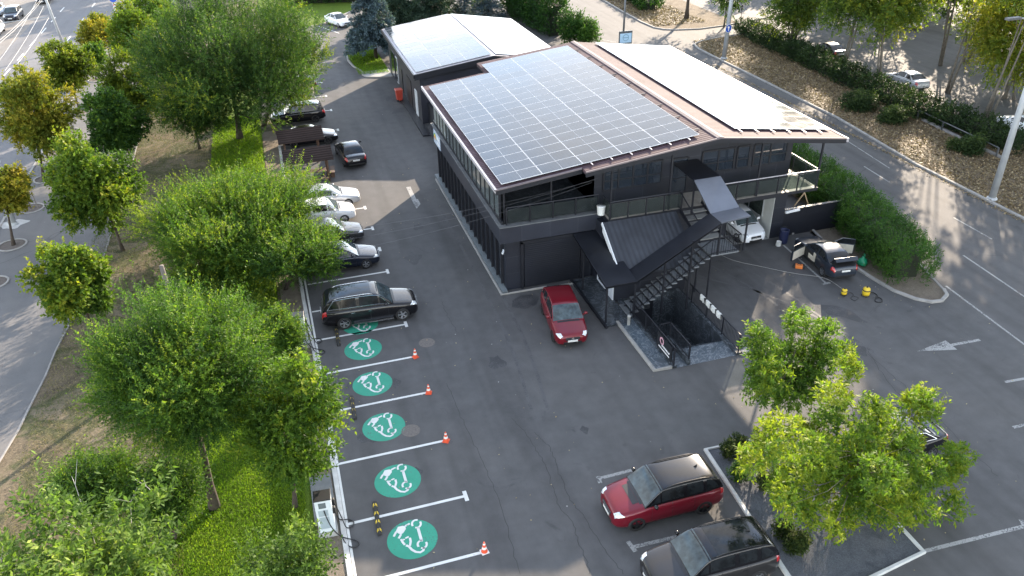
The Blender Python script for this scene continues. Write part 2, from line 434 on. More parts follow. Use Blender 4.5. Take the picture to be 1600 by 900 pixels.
def tree(name, label, cat, base, c, rad, mat, bark, seed, nb=40, bf=.3, leaves=20000, K=10, sl=.5, ll=.2, wr=.5, up=.4, droop=.1, spread=.8,
         r0=.14, tint=.35, topy=.2, group=None, limbs=12, fork=.35, multi=1, lean=(0, 0), zmin=.15, blobs=None):
    rng = np.random.default_rng(seed)
    c = np.array(c, float); base = np.array(base, float)
    o = thing(name, label, cat, base, 0, group)
    cl = c-base
    V, tn, pos, br = crown(rng, cl, rad, nb, bf, max(20, leaves//K), K, sl, ll, wr, up, droop, spread, tint, topy, blobs)
    nb = len(br); keep = V[:, :, 2].min(axis=1) > zmin; V, tn = V[keep], tn[keep]
    me = quads_mesh('crown', V, tn, mat)
    co = bpy.data.objects.new('crown', me); COL.objects.link(co); co.parent = o
    sel = pos[rng.choice(nb, min(limbs, nb), replace=False)]
    mb = MB()
    for k in range(multi):
        off = np.array([0, 0, 0.0]) if multi == 1 else np.array([rng.normal()*.25, rng.normal()*.25, 0])
        cc = cl if multi == 1 else cl+np.array([rng.normal()*rad[0]*.4, rng.normal()*rad[1]*.4, 0])
        m2 = wood(rng, off, cc, rad, sel[k::multi], r0, fork=fork); mb.add(m2.v, m2.f)
    mb.build('trunk', bark, o, smooth=True)
    return o
def bush(name, label, cat, c, rad, mat, seed, leaves=5000, nb=14, bf=.45, K=8, sl=.3, ll=.12, wr=.5, up=.5, tint=.35, topy=.2, group=None, stem=None, spread=.8):
    rng = np.random.default_rng(seed)
    o = thing(name, label, cat, (c[0], c[1], 0), 0, group)
    V, tn, pos, br = crown(rng, (0, 0, c[2]), rad, nb, bf, max(10, leaves//K), K, sl, ll, wr, up, .05, spread, tint, topy)
    keep = V[:, :, 2].min(axis=1) > .02; V, tn = V[keep], tn[keep]
    me = quads_mesh('foliage', V, tn, mat)
    co = bpy.data.objects.new('foliage', me); COL.objects.link(co); co.parent = o
    mb = MB()
    for q in pos[:10]:
        mb.tube([(rng.normal()*.05, rng.normal()*.05, 0), (q[0]*.5, q[1]*.5, q[2]*.6), tuple(q)], [.03, .02, .008], 5)
    mb.build('stem', stem or BARK, o)
    return o
def hedge(name, label, path, wd, ht, mat, seed, leaves=20000, ll=.12, wr=.45, sl=.3, K=8, wob=.25, tint=.3, group=None, core=(.012, .018, .008)):
    rng = np.random.default_rng(seed)
    o = thing(name, label, 'hedge', (path[0][0], path[0][1], 0), 0, group)
    P = np.array([(p[0]-path[0][0], p[1]-path[0][1]) for p in path], float)
    seg = np.linalg.norm(np.diff(P, axis=0), axis=1); cum = np.concatenate([[0], np.cumsum(seg)]); tot = cum[-1]
    n = max(10, leaves//K)
    s = rng.random(n)*tot; i = np.clip(np.searchsorted(cum, s)-1, 0, len(seg)-1)
    t = (s-cum[i])/seg[i]; ctr = P[i]*(1-t)[:, None]+P[i+1]*t[:, None]
    d = (P[i+1]-P[i])/seg[i][:, None]; nrm = np.stack([-d[:, 1], d[:, 0]], 1)
    a = rng.random(n)*PI*1.0     # around the profile (half circle-ish superellipse)
    ca, sa = np.cos(a), np.sin(a); e = .55
    px = np.sign(ca)*np.abs(ca)**e*wd/2; pz = np.abs(sa)**e*ht
    lump = 1+wob*(np.sin(s*1.9+seed)*.4+np.sin(s*4.3+a*2)*.35+rng.normal(size=n)*.25)*.5
    dep = 1-.35*rng.random(n)**2
    low = rng.random(n) < .35; pz = np.where(low, rng.random(n)*ht*.8, pz)
    base = np.stack([ctr[:, 0]+nrm[:, 0]*px*dep*lump, ctr[:, 1]+nrm[:, 1]*px*dep*lump, .05+pz*dep*lump], 1)
    # leafy rounded ends
    e0 = s < .9; e1 = s > tot-.9
    for msk, sg, ss in ((e0, -1, s), (e1, 1, tot-s)):
        k_ = (1-np.clip(ss/.9, 0, 1)); base[:, 0] = np.where(msk, ctr[:, 0]+(base[:, 0]-ctr[:, 0])*(1-.45*k_**2)+sg*d[:, 0]*.35*rng.random(n), base[:, 0]); base[:, 1] = np.where(msk, ctr[:, 1]+(base[:, 1]-ctr[:, 1])*(1-.45*k_**2)+sg*d[:, 1]*.35*rng.random(n), base[:, 1])
    outw = unit(np.stack([nrm[:, 0]*ca, nrm[:, 1]*ca, sa*.8+.05], 1))
    sdir = unit(outw*.6+np.array([0, 0, .55])+rng.normal(size=(n, 3))*.35)
    V = leaves_on(rng, base, sdir, sl*(.5+rng.random(n)), K, ll, wr, .0, .7)
    tn = np.repeat(tint+.12*np.sin(s*1.3)+rng.normal(size=n)*.1, K)+rng.normal(size=n*K)*.07
    keep = V[:, :, 2].min(axis=1) > .0
    me = quads_mesh('foliage', V[keep], tn[keep], mat)
    co = bpy.data.objects.new('foliage', me); COL.objects.link(co); co.parent = o
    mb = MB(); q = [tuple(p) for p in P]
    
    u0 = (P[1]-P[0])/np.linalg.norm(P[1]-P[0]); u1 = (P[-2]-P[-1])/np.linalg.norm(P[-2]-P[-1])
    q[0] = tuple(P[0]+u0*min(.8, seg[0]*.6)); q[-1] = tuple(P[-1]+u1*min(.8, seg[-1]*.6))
    mb.kerb(q, wd*.5, 0.0, ht*.66)  # solid dark core added inside the leaves to block light
    mb.build('shade_core', CORE, o)
    return o
def spruce(name, label, base, ht, rb, mat, seed, n_wh=20, leaves=16000, group=None, low=.5):
    rng = np.random.default_rng(seed)
    o = thing(name, label, 'spruce', base, 0, group)
    nbr = n_wh*13; h = (rng.random(nbr)**1.25); z = low+h*(ht-low)
    L = rb*(1-h)**.85*(.8+.35*rng.random(nbr))+.12
    az = rng.random(nbr)*2*PI
    dv = np.stack([np.cos(az), np.sin(az), -.22+.5*h], 1); dv = unit(dv)
    per = max(2, leaves//nbr//8); bi = np.repeat(np.arange(nbr), per); t = rng.random(len(bi))**.7
    p = np.stack([np.zeros(len(bi)), np.zeros(len(bi)), z[bi]], 1)+dv[bi]*(L[bi]*t)[:, None]
    p[:, 2] -= .18*L[bi]*t**2
    side = np.stack([-dv[bi][:, 1], dv[bi][:, 0], np.zeros(len(bi))], 1)*np.where(rng.random(len(bi)) > .5, 1, -1)[:, None]
    sdir = unit(dv[bi]*.7+side*.7+rng.normal(size=(len(bi), 3))*.25)
    V = leaves_on(rng, p, sdir, (.25+.45*(1-t))*L[bi]*.28+.12, 8, .2*ht/8+.06, .34, .05, .55)
    tn = np.repeat(.4+rng.normal(size=len(bi))*.16+.15*(t > .8), 8)+rng.normal(size=len(bi)*8)*.06
    me = quads_mesh('crown', V, tn, mat); co = bpy.data.objects.new('crown', me); COL.objects.link(co); co.parent = o
    mb = MB(); mb.tube([(0, 0, -.05), (0, 0, ht*.5), (0, 0, ht*.97)], [.05*rb+.06, .03*rb+.04, .015], 8)
    for k in range(0, nbr, 5):
        a = np.array([0, 0, z[k]]); b = a+dv[k]*L[k]*.85; b[2] -= .13*L[k]
        mb.tube([a, b], [.025, .008], 4)
    mb.build('trunk', BARK, o, smooth=True)
    return o
# ------------------------------------------------------------------ cars
TYRE = pm('tyre_rubber', (.012, .012, .013), .8, .2, 20)
RIMS = {'silver': pm('alloy_silver', (.42, .43, .45), .28, .08, 6, .9), 'dark': pm('alloy_black', (.02, .02, .022), .35, .1, 6, .4)}
CGLASS = pm('tinted_glass', (.012, .014, .016), .06, .6, 2.6, 0, spec=.35)
WGLASS = pm('windscreen_glass', (.048, .064, .070), .05, .55, 3.0, 0, spec=.5)
BLACKP = pm('black_trim', (.012, .012, .013), .45, .2, 8)
CHROME = pm('chrome_trim', (.62, .63, .65), .15, .05, 5, 1.0)
LAMPW = pm('headlamp_lens', (.62, .65, .68), .08, .12, 14, .3, coat=1)
LAMPR = pm('tail_lamp_lens', (.38, .012, .015), .12, .15, 14, 0, coat=1)
PLATE = pm('plate_white', (.62, .62, .6), .5, .05, 10)
CREAM = pm('cream_leather', (.52, .48, .40), .6, .12, 5)
DARKIN = pm('dark_interior', (.012, .012, .013), .8, .2, 5)

def chaikin(pts, k=2):
    P = [np.array(p, float) for p in pts]
    for _ in range(k):
        Q = [P[0]]
        for a, b in zip(P[:-1], P[1:]): Q += [a*.75+b*.25, a*.25+b*.75]
        Q.append(P[-1]); P = Q
    return np.array(P)
def resample(P, n):
    s = np.concatenate([[0], np.cumsum(np.linalg.norm(np.diff(P, axis=0), axis=1))]); u = np.linspace(0, s[-1], n)
    return np.stack([np.interp(u, s, P[:, i]) for i in range(P.shape[1])], 1)
STY = {
 'sedan': dict(top=[(0, .52), (.012, .66), (.05, .72), (.26, .93), (.32, .96), (.6, .98), (.82, 1.02), (.93, 1.02), (.985, .96), (1, .62)],
               cab=[(.27, .93), (.42, 1.36), (.50, 1.44), (.62, 1.44), (.73, 1.38), (.86, 1.03)], pill=(.40, .62), H=1.44),
 'suv': dict(top=[(0, .62), (.012, .82), (.05, .92), (.24, 1.06), (.30, 1.10), (.6, 1.13), (.95, 1.15), (.985, 1.05), (1, .66)],
             cab=[(.255, 1.07), (.375, 1.60), (.44, 1.71), (.62, 1.73), (.82, 1.70), (.915, 1.62), (.955, 1.38), (.975, 1.14)], pill=(.40, .62, .80), H=1.73),
 'hatch': dict(top=[(0, .56), (.015, .74), (.06, .82), (.24, 1.0), (.30, 1.03), (.6, 1.05), (.94, 1.07), (.985, .98), (1, .6)],
               cab=[(.24, .99), (.385, 1.46), (.46, 1.56), (.62, 1.57), (.82, 1.52), (.90, 1.44), (.965, 1.07)], pill=(.42, .66, .82), H=1.57),
 'coupe': dict(top=[(0, .50), (.012, .62), (.05, .68), (.28, .90), (.34, .93), (.6, .95), (.84, .98), (.94, .98), (.985, .93), (1, .6)],
               cab=[(.29, .90), (.44, 1.27), (.52, 1.36), (.63, 1.36), (.74, 1.29), (.88, .99)], pill=(.60,), H=1.36),
}
PLAN = np.array([(0, .60), (.006, .70), (.025, .82), (.07, .915), (.14, .97), (.25, 1), (.75, 1), (.88, .985), (.95, .93), (.985, .84), (1, .74)])
BOT = np.array([(0, .30), (.04, .22), (.15, .2), (.85, .22), (.95, .28), (1, .38)])
_wheels = {}
def wheel_mesh(r, wd, style, kind):
    k = (round(r, 2), style, kind)
    if k in _wheels: return _wheels[k]
    mb = MB(); h = wd/2
    if kind == 'tyre':
        mb.lathe([(r*.64, -h), (r*.9, -h), (r*.98, -h*.75), (r, -h*.4), (r, h*.4), (r*.98, h*.75), (r*.9, h), (r*.64, h), (r*.62, h*.7)], 28, axis='y')
        ob = mb.build('t', TYRE, smooth=True)
    else:
        mb.lathe([(.001, h*.35), (r*.6, h*.35)], 28, axis='y', mi=1)
        mb.lathe([(r*.60, h*.4), (r*.60, h*.98), (r*.665, h*1.0), (r*.675, h*.9)], 28, axis='y')
        mb.lathe([(.001, h*.9), (r*.12, h*.88), (r*.14, h*.5)], 14, axis='y')
        nsp = 5
        for i in range(nsp):
            for q in ((-.14, .14) if style == 'silver' else (0,)):
                a = 2*PI*i/nsp+q; b = 2*PI*i/nsp+q*.9
                p = (r*.1*math.cos(a), h*.74, r*.1*math.sin(a)); e = (r*.62*math.cos(b), h*.8, r*.62*math.sin(b))
                mb.bar(p, e, r*.12 if style == 'silver' else r*.2, .03, up=(0, 1, 0))
        ob = mb.build('t', [RIMS[style], BLACKP])
    me = ob.data; bpy.data.objects.remove(ob); me.name = kind
    _wheels[k] = me; return me

def grid_mesh(name, Gd, mat, parent, cap=(True, True), mats=None, mi=None, smooth=True):
    n, m, _ = Gd.shape
    v = Gd.reshape(-1, 3).tolist(); f = []; mm = []
    for i in range(n-1):
        for j in range(m-1):
            f.append((i*m+j, i*m+j+1, (i+1)*m+j+1, (i+1)*m+j)); mm.append(0 if mi is None else mi(i, j))
    if cap[0]: f.append(tuple(range(m))[::-1]); mm.append(0)
    if cap[1]: f.append(tuple(range((n-1)*m, n*m))); mm.append(0)
    me = bpy.data.meshes.new(name); me.from_pydata(v, [], f)
    for q in (mats or [mat]): me.materials.append(q)
    me.polygons.foreach_set('material_index', mm); 
    me.polygons.foreach_set('use_smooth', [smooth]*len(f)); me.update()
    bm = bmesh.new(); bm.from_mesh(me); bmesh.ops.remove_doubles(bm, verts=bm.verts, dist=1e-5); bmesh.ops.recalc_face_normals(bm, faces=bm.faces)
    bm.to_mesh(me); bm.free()
    o = bpy.data.objects.new(name, me); COL.objects.link(o); o.parent = parent
    return o
def sample(Gd, u, v):
    n, m, _ = Gd.shape
    u = min(max(u, 0), n-1.0001); v = min(max(v, 0), m-1.0001); i, j = int(u), int(v); a, b = u-i, v-j
    return (Gd[i, j]*(1-a)+Gd[i+1, j]*a)*(1-b)+(Gd[i, j+1]*(1-a)+Gd[i+1, j+1]*a)*b
def patch(name, Gd, u0, u1, v0, v1, mat, parent, off=.008, nu=8, nv=6, ctr=None, u0b=None, u1b=None):
    """a skin lying on the surface Gd, between u0..u1 (u0b..u1b on the v1 side) and v0..v1"""
    Q = np.zeros((nu+1, nv+1, 3))
    for i in range(nu+1):
        for j in range(nv+1):
            b = j/nv; ua = u0+(u1-u0)*i/nu; ub = (u0 if u0b is None else u0b)+((u1 if u1b is None else u1b)-(u0 if u0b is None else u0b))*i/nu
            u = ua*(1-b)+ub*b; v = v0+(v1-v0)*b
            p = sample(Gd, u, v); e = .3
            du = sample(Gd, u+e, v)-sample(Gd, u-e, v); dv = sample(Gd, u, v+e)-sample(Gd, u, v-e)
            nn = np.cross(du, dv); l = np.linalg.norm(nn)
            nn = nn/l if l > 1e-9 else np.array([0, 0, 1.0])
            if nn@(p-np.array([p[0], 0, .5])) < 0: nn = -nn
            Q[i, j] = p+nn*off
    return grid_mesh(name, Q, mat, parent, cap=(False, False))

def car(name, label, cat, style, pos, head, body, L=4.6, W=1.8, hs=1.0, wr=.33, rim='silver', roof=None, group=None, detail=2, rails=False, bonnet=None,
        trim=None, pano=False, plate=True, open_doors=False, open_boot=False, cladd=False, axles=(.19, .80), emblem=False):
    S = STY[style]
    o = thing(name, label, cat, (pos[0], pos[1], 0.0), head, group)
    top = chaikin([(a, z*hs) for a, z in S['top']], 2)
    ts = np.unique(np.concatenate([np.linspace(0, .06, 8), np.linspace(.06, .94, 45), np.linspace(.94, 1, 8)]))
    def topz(t): return np.interp(t, top[:, 0], top[:, 1])
    rows = []
    for t in ts:
        x = L/2-t*L; T = float(topz(t)); w_ = W/2*float(np.interp(t, PLAN[:, 0], PLAN[:, 1])); b = float(np.interp(t, BOT[:, 0], BOT[:, 1]))*(.9+.1*hs)
        hh = T-b
        half = [(0, b), (.80*w_, b), (.93*w_, b+.05*hh), (.985*w_, b+.2*hh), (1.0*w_, b+.42*hh), (1.0*w_, b+.62*hh), (.982*w_, b+.78*hh), (.955*w_, b+.89*hh), (.90*w_, b+.965*hh), (.80*w_, b+.995*hh), (.55*w_, T+.012), (.28*w_, T+.022), (0, T+.026)]
        ring = [(y, z) for y, z in half]+[(-y, z) for y, z in half[-2::-1]]
        rows.append([(x, y, z) for y, z in ring])
    BG = np.array(rows); m = BG.shape[1]           # j 0..24: 0 bottom centre, 12 top centre, left side (y>0) first
    # wheel arches cut with cylinders
    fx, rx = L/2-axles[0]*L, L/2-axles[1]*L
    bo = grid_mesh('body', BG, body, o)
    mats = [body, BLACKP]; bo.data.materials.append(BLACKP)
    # material: dark lower sill / bumper band, panel gaps
    cut = MB()
    for cx in (fx, rx):
        for s in (-1, 1):
            y0, y1 = s*(W/2-.30), s*(W/2+.1)
            cut.lathe([(wr*1.16, min(y0, y1)), (wr*1.16, max(y0, y1))], 26, (cx, 0, wr*1.02), 'y', cap=True)
    co = cut.build('cut', [BLACKP])
    md = bo.modifiers.new('b', 'BOOLEAN'); md.object = co; md.operation = 'DIFFERENCE'; md.solver = 'EXACT'
    try: md.material_mode = 'TRANSFER'
    except Exception: pass
    dg = bpy.context.evaluated_depsgraph_get(); me = bpy.data.meshes.new_from_object(bo.evaluated_get(dg))
    if len(me.polygons) > 400:
        bo.modifiers.clear(); bo.data = me
    else: bo.modifiers.clear()
    bpy.data.objects.remove(co)
    me = bo.data
    # arch walls flat, low band dark
    mi = [p.material_index for p in me.polygons]; k = len(me.materials)
    dk = [i for i, q in enumerate(me.materials) if q == BLACKP]
    for i, p in enumerate(me.polygons):
        if p.center.z < (.36 if cladd else .27): mi[i] = dk[0]
    me.polygons.foreach_set('material_index', mi)
    def tu(t): return float(np.interp(t, ts, np.arange(len(ts))))
    # cabin
    cp = resample(chaikin([(a, z*hs) for a, z in S['cab']], 2), 34)
    tc, zc = cp[:, 0], cp[:, 1]; Hm = zc.max(); n = len(tc)
    cr = []
    for i in range(n):
        t = tc[i]; x = L/2-t*L; T = zc[i]; B = min(float(topz(t))-.03, T-.005); Bm = float(topz(t))
        yb = W/2*.925*float(np.interp(t, [0, .3, .8, 1], [.95, .98, .98, .86]))
        yr = W/2*(.70 if style in ('sedan', 'coupe') else .76)*float(np.interp(t, [.2, .5, .8, 1], [.97, 1, .97, .90]))
        h = max(0, min(1, (T-Bm)/max(.05, Hm-Bm))); yt = yb+(yr-yb)*h
        hh = T-B
        half = [(yb+(yt-yb)*s, B+hh*.93*s) for s in (0, .2, .4, .6, .8, 1)]+[(yt*.965, B+hh*.975), (yt*.90, T-.004), (yt*.7, T+.006), (yt*.4, T+.016), (0, T+.02)]
        ring = half+[(-y, z) for y, z in half[-2::-1]]
        cr.append([(x, y, z) for y, z in ring])
    CG = np.array(cr); mc = CG.shape[1]            # 21 columns; 0..5 left side, 8..12 roof, 15..20 right side
    def ux(t): return float(np.interp(t, tc, np.arange(n)))
    iA = next(i for i in range(n) if zc[i] > Hm*.965); iD = max(i for i in range(n) if zc[i] > Hm*.955)
    grid_mesh('cabin', CG, roof or body, o, cap=(False, False))
    patch('windscreen', CG, .7, iA-.6, 5.75, 14.25, WGLASS, o, .007, 8, 10)
    patch('rear_window', CG, iD+1.0, n-2.2, 5.9, 14.1, CGLASS, o, .007, 8, 10)
    if pano: patch('sunroof', CG, iA+1.0, iD-1.5, 6.9, 13.1, CGLASS, o, .006, 8, 6)
    # side windows
    zone0, zone1 = ux(S['cab'][0][0]+.045), ux(S['cab'][-1][0]-.04)
    cuts = [zone0]+[ux(p) for p in S['pill']]+[zone1]
    gap = .35
    for sgn in (0, 1):
        for a, b in zip(cuts[:-1], cuts[1:]):
            first, last = a == cuts[0], b == cuts[-1]
            u0 = a+(0 if first else gap); u1 = b-(0 if last else gap)
            if u1-u0 < .8: continue
            u0t = u0+(0 if not first else max(0, iA-1.2-u0)) if first else u0
            u1t = u1-(0 if not last else max(0, u1-(iD-.2))) if last else u1
            v0, v1 = (.85, 4.85) if sgn == 0 else (19.15, 15.15)
            patch('side_window', CG, u0, u1, v0, v1, CGLASS, o, .006, 8, 4, u0b=u0t, u1b=u1t)
        if trim is not None:
            pts = [sample(CG, u, .75 if sgn == 0 else 19.25) for u in np.linspace(zone0, zone1, 14)]
            pt2 = [sample(CG, u, 4.95 if sgn == 0 else 15.05) for u in np.linspace(iA-1.2, min(iD-.2, zone1), 10)]
            sg = 1 if sgn == 0 else -1
            mb = MB(); mb.tube([p+np.array([0, sg*.008, 0]) for p in pts], .014, 5); mb.tube([p+np.array([0, sg*.008, .005]) for p in [pts[0]]+pt2+[pts[-1]]], .013, 5); mb.build('window_trim', trim, o)
    # lamps on the body skin
    for sgn in (0, 1):
        a, b = (6.6, 9.3) if sgn == 0 else (17.4, 14.7)
        patch('headlight', BG, tu(.010), tu(.085), a, b, LAMPW, o, .009, 6, 5, u0b=tu(.014), u1b=tu(.055))
        a, b = (5.6, 8.3) if sgn == 0 else (18.4, 15.7)
        patch('taillight', BG, tu(.945), tu(.993), a, b, LAMPR, o, .009, 6, 5)
    # bonnet recess / cowl strip
    patch('cowl', BG, tu(S['cab'][0][0]-.022), tu(S['cab'][0][0]+.012), 9.6, 14.4, BLACKP, o, .006, 3, 8)
    if bonnet is not None:
        patch('bonnet_panel', BG, tu(S['cab'][0][0]-.075), tu(S['cab'][0][0]-.024), 10.0, 14.0, bonnet, o, .007, 4, 8)
    # grille, lower intake, plates on the nose and tail
    zt = float(topz(.012)); w0 = W/2
    mb = MB(); mb.bbox(L/2-.045, L/2+.012, -w0*.40, w0*.40, zt*.70, zt*.93, .02)
    g = mb.build('grille', BLACKP, o)
    mb = MB()
    for k in range(3): mb.box(L/2+.012, L/2+.02, -w0*.38, w0*.38, zt*(.735+.06*k), zt*(.75+.06*k))
    mb.build('grille_slats', CHROME if detail > 1 else BLACKP, g)
    if emblem:
        mb = MB(); mb.lathe([(.05, 0), (.075, .012), (.05, .02)], 16, (L/2+.02, 0, zt*.83), 'x'); mb.build('emblem', CHROME, o)
    mb = MB(); mb.bbox(L/2-.06, L/2+.008, -w0*.52, w0*.52, .30, .42*hs, .02); mb.build('lower_intake', BLACKP, o)
    if plate:
        mb = MB(); mb.box(L/2+.010, L/2+.026, -.26, .26, zt*.58, zt*.58+.11); mb.build('number_plate', PLATE, o)
        mb = MB(); zp = .72*hs if style in ('sedan', 'coupe') else .82*hs
        mb.box(-L/2-.022, -L/2-.004, -.26, .26, zp-.05, zp+.06); mb.build('number_plate', PLATE, o)
    mb = MB(); mb.bbox(-L/2-.01, -L/2+.06, -w0*.66, w0*.66, .36, .47*hs, .02); mb.build('rear_bumper_trim', BLACKP, o)
    # wheels
    for cx in (fx, rx):
        for s in (-1, 1):
            tm = wheel_mesh(wr, .23, rim, 'tyre'); rm = wheel_mesh(wr, .23, rim, 'rim')
            wo = bpy.data.objects.new('wheel', tm); COL.objects.link(wo); wo.parent = o; wo.location = (cx, s*(W/2-.115), wr)
            if s < 0: wo.rotation_euler = (0, 0, PI)
            ro = bpy.data.objects.new('rim', rm); COL.objects.link(ro); ro.parent = wo
    # mirrors
    tm_ = S['cab'][0][0]+.075; zb = float(topz(tm_))
    for s in (-1, 1):
        mb = MB(); x = L/2-tm_*L
        yb = W/2*.92
        mb.bar((x, s*yb, zb+.03), (x-.02, s*(yb+.12), zb+.06), .07, .04)
        mb.lathe([(.001, -.09), (.07, -.08), (.095, -.03), (.095, .05), (.06, .09), (.001, .095)], 12, (0, 0, 0), 'y')
        nv = 8; st = len(mb.v)-12*6
        for i in range(st, len(mb.v)):
            q = mb.v[i]; mb.v[i] = (x-.03+q[0]*.8, s*(yb+.16)+q[1], zb+.09+q[2]*.85)
        mb.build('mirror', body if roof is None else (roof), o, smooth=True)
    if detail > 1:
        for s in (-1, 1):
            for t in ((.50, .68) if style != 'coupe' else (.56,)):
                x = L/2-t*L; mb = MB(); mb.bar((x-.09, s*(W/2*.985+.012), float(topz(t))*.80), (x+.09, s*(W/2*.985+.012), float(topz(t))*.805), .025, .03); mb.build('door_handle', CHROME if trim is not None else body, o)
            # panel gaps of the doors as thin dark strips on the skin
            ds = (.315, .50, .70) if style != 'coupe' else (.32, .62)
            mb = MB()
            for t in ds:
                vs = np.linspace(3.2, 8.6, 8) if s > 0 else np.linspace(20.8, 15.4, 8)
                pp = [sample(BG, tu(t), v)+np.array([0, s*.004, 0]) for v in vs]
                mb.tube(pp, .006, 4)
            mb.build('door_gaps', BLACKP, o)
            if cladd is False and trim is not None:
                mb = MB(); mb.bar((fx-wr*1.25, s*(W/2+.03), .30), (rx+wr*1.25, s*(W/2+.03), .30), .12, .04); mb.build('running_board', CHROME, o)
    if rails:
        for s in (-1, 1):
            pp = [sample(CG, u, 6.4 if s > 0 else 13.6)+np.array([0, 0, .045]) for u in np.linspace(iA+.5, iD-.3, 8)]
            pp[0][2] -= .04; pp[-1][2] -= .04
            mb = MB(); mb.tube(pp, .018, 6); mb.build('roof_rail', CHROME if rails == 'chrome' else BLACKP, o, smooth=True)
    if detail > 1 and style in ('suv',):
        mb = MB(); q = sample(CG, iD-1.6, 10); mb.add([(q[0]+.09, 0, q[2]), (q[0]-.08, .025, q[2]), (q[0]-.08, -.025, q[2]), (q[0]-.07, 0, q[2]+.09)], [(0, 1, 3), (0, 3, 2), (1, 2, 3), (0, 2, 1)]); mb.build('antenna_fin', BLACKP, o)
    if open_doors:
        for s in (-1, 1):
            ang = R(62)*(1 if s > 0 else -1)
            x0 = L/2-.33*L; d = MB(); ln = 1.28
            d.bbox(-ln, 0, -.05, .05, .30, .93, .03)
            d.box(-ln+.06, -.05, -.055, -.051, .34, .90, 1); d.box(-ln+.06, -.05, .051, .055, .34, .90, 1)
            d.tube([(-.06, 0, .92), (-.55, 0, 1.27), (-ln+.02, 0, 1.27), (-ln+.01, 0, .92)], .022, 6)
            dd = d.build('door', [body, CREAM], o); dd.location = (x0, s*W/2*.98, 0); dd.rotation_euler = (0, 0, -ang)
            g = MB(); g.add([(-.12, 0, .93), (-.55, 0, 1.25), (-ln+.04, 0, 1.25), (-ln+.03, 0, .93)], [(0, 1, 2, 3)]); g.build('door_glass', CGLASS, dd)
            # the doorway: cream seat behind the opening
            mb = MB(); mb.box(L/2-.62*L, L/2-.345*L, s*(W/2*.97), s*(W/2*1.008), .36, .90)
            mb.build('door_opening', DARKIN, o)
            mb = MB(); mb.bbox(L/2-.57*L, L/2-.45*L, s*W/2*1.0, s*(W/2*1.02), .42, .72, .02); mb.bbox(L/2-.61*L, L/2-.56*L, s*W/2*1.0, s*(W/2*1.02), .45, 1.0, .02)
            mb.build('seat', CREAM, o)
    if open_boot:
        x1 = L/2-.885*L; zb = float(topz(.9))
        mb = MB(); mb.box(-L/2+.06, x1, -W*.36, W*.36, zb+.02, zb+.042); mb.build('boot_shade_plate', DARKIN, o)  # closed dark plate on the deck; the cavity's shade is in its colour
        lid = MB(); lid.bbox(-.52, 0, -W*.40, W*.40, -.02, .03, .02); lid.bbox(-.55, -.47, -W*.38, W*.38, -.24, .02, .02)
        b = lid.build('boot_lid', body, o); b.location = (x1+.05, 0, zb+.05); b.rotation_euler = (0, R(52), 0)
    return o
def place(F, Rr, L, W, side, axles=(.19, .80)):
    """front and rear wheel contact pixels on the visible side -> centre and heading; side=+1 when the visible wheels are the car's left ones"""
    f, r_ = G(*F)[:2], G(*Rr)[:2]; d = f-r_; h = math.atan2(d[1], d[0]); u = d/np.linalg.norm(d); left = np.array([-u[1], u[0]])
    mid = (f+r_)/2; amid = (axles[0]+axles[1])/2
    c = mid-u*(.5-amid)*L - left*side*(W/2-.1)
    return (float(c[0]), float(c[1])), h, float(np.linalg.norm(d))
# ------------------------------------------------------------------ setting
ASPH = asphalt('lot_asphalt', (.081, .080, .081), .32, crack=False, patch=.18)
ROADA = asphalt('road_asphalt', (.086, .084, .085), .35)
PLAZA = asphalt('plaza_asphalt', (.122, .121, .123), .12, patch=.08, dusty=(.24, .21, .18), dustamt=.4)
BOUL = asphalt('boulevard_asphalt', (.13, .13, .138), .25, patch=.06, dusty=(.24, .22, .2), dustamt=.3)
EARTH = earth('dry_earth', [(.075, .065, .046), (.15, .12, .082), (.070, .076, .036), (.19, .155, .11), (.09, .09, .05)])
LITTER = earth('leaf_litter', [(.085, .068, .05), (.19, .15, .105), (.13, .105, .075)], 1.0, .8)
SOIL = earth('lawn_soil', [(.06, .10, .012), (.09, .14, .016), (.07, .115, .014)], 1.2, .6)
GRAVEL = earth('planter_gravel', [(.078, .083, .092), (.12, .127, .14), (.095, .10, .112)], 3.0, 1.0)
BGRAVEL = earth('brown_gravel', [(.13, .11, .085), (.19, .16, .125), (.15, .125, .10)], 3.0, 1.0)
KERBM = pm('kerb_concrete', (.27, .26, .245), .85, .18, 2.5, bmp=.4)
KERBD = pm('kerb_old_concrete', (.24, .23, .22), .9, .22, 2.0, bmp=.4)
WLINE = worn_paint('white_line_paint', (.62, .62, .6), wear=.25)
WLINE2 = worn_paint('faded_line_paint', (.30, .30, .29), wear=.6)
GREENP = worn_paint('green_marking_paint', (.022, .27, .175), (.045, .13, .105), wear=.42)
CONC = pm('concrete', (.30, .30, .29), .85, .15, 1.5, bmp=.3)
BARK = pm('bark', (.055, .042, .032), .9, .35, 6, bmp=.9, bscale=18)
CORE = pm('hedge_shade_core', (.014, .018, .009), .95, .3, 6)  # dark colour of the light-blocking core added inside the hedges
CLX = cladding('anthracite_cladding_front', (.0125, .0145, .0225), 0, 1.75, 1.05, (.040, .043, .054))
CLY = cladding('anthracite_cladding_side', (.013, .0155, .0235), 1, 1.0, 3.3, (.004, .005, .007))
FASC = cladding('anthracite_fascia', (.0165, .019, .029), 0, 1.65, 2.2, (.045, .048, .06), .012)
DARKM = pm('dark_painted_steel', (.011, .012, .017), .45, .2, 4)
PURP = wavemat('roof_sheet_burgundy', (.085, .054, .062), 'Y', 1.35, .75, .6, 0, spec=.12)
RIDGE = pm('ridge_cap_metal', (.15, .125, .13), .7, .12, 2, 0, spec=.15)
EAVE = pm('eave_flashing', (.36, .34, .36), .45, .1, 2, .2)
SEAM = wavemat('standing_seam_dark', (.036, .040, .050), 'X', 1.05, .42, .78, .2, .4)
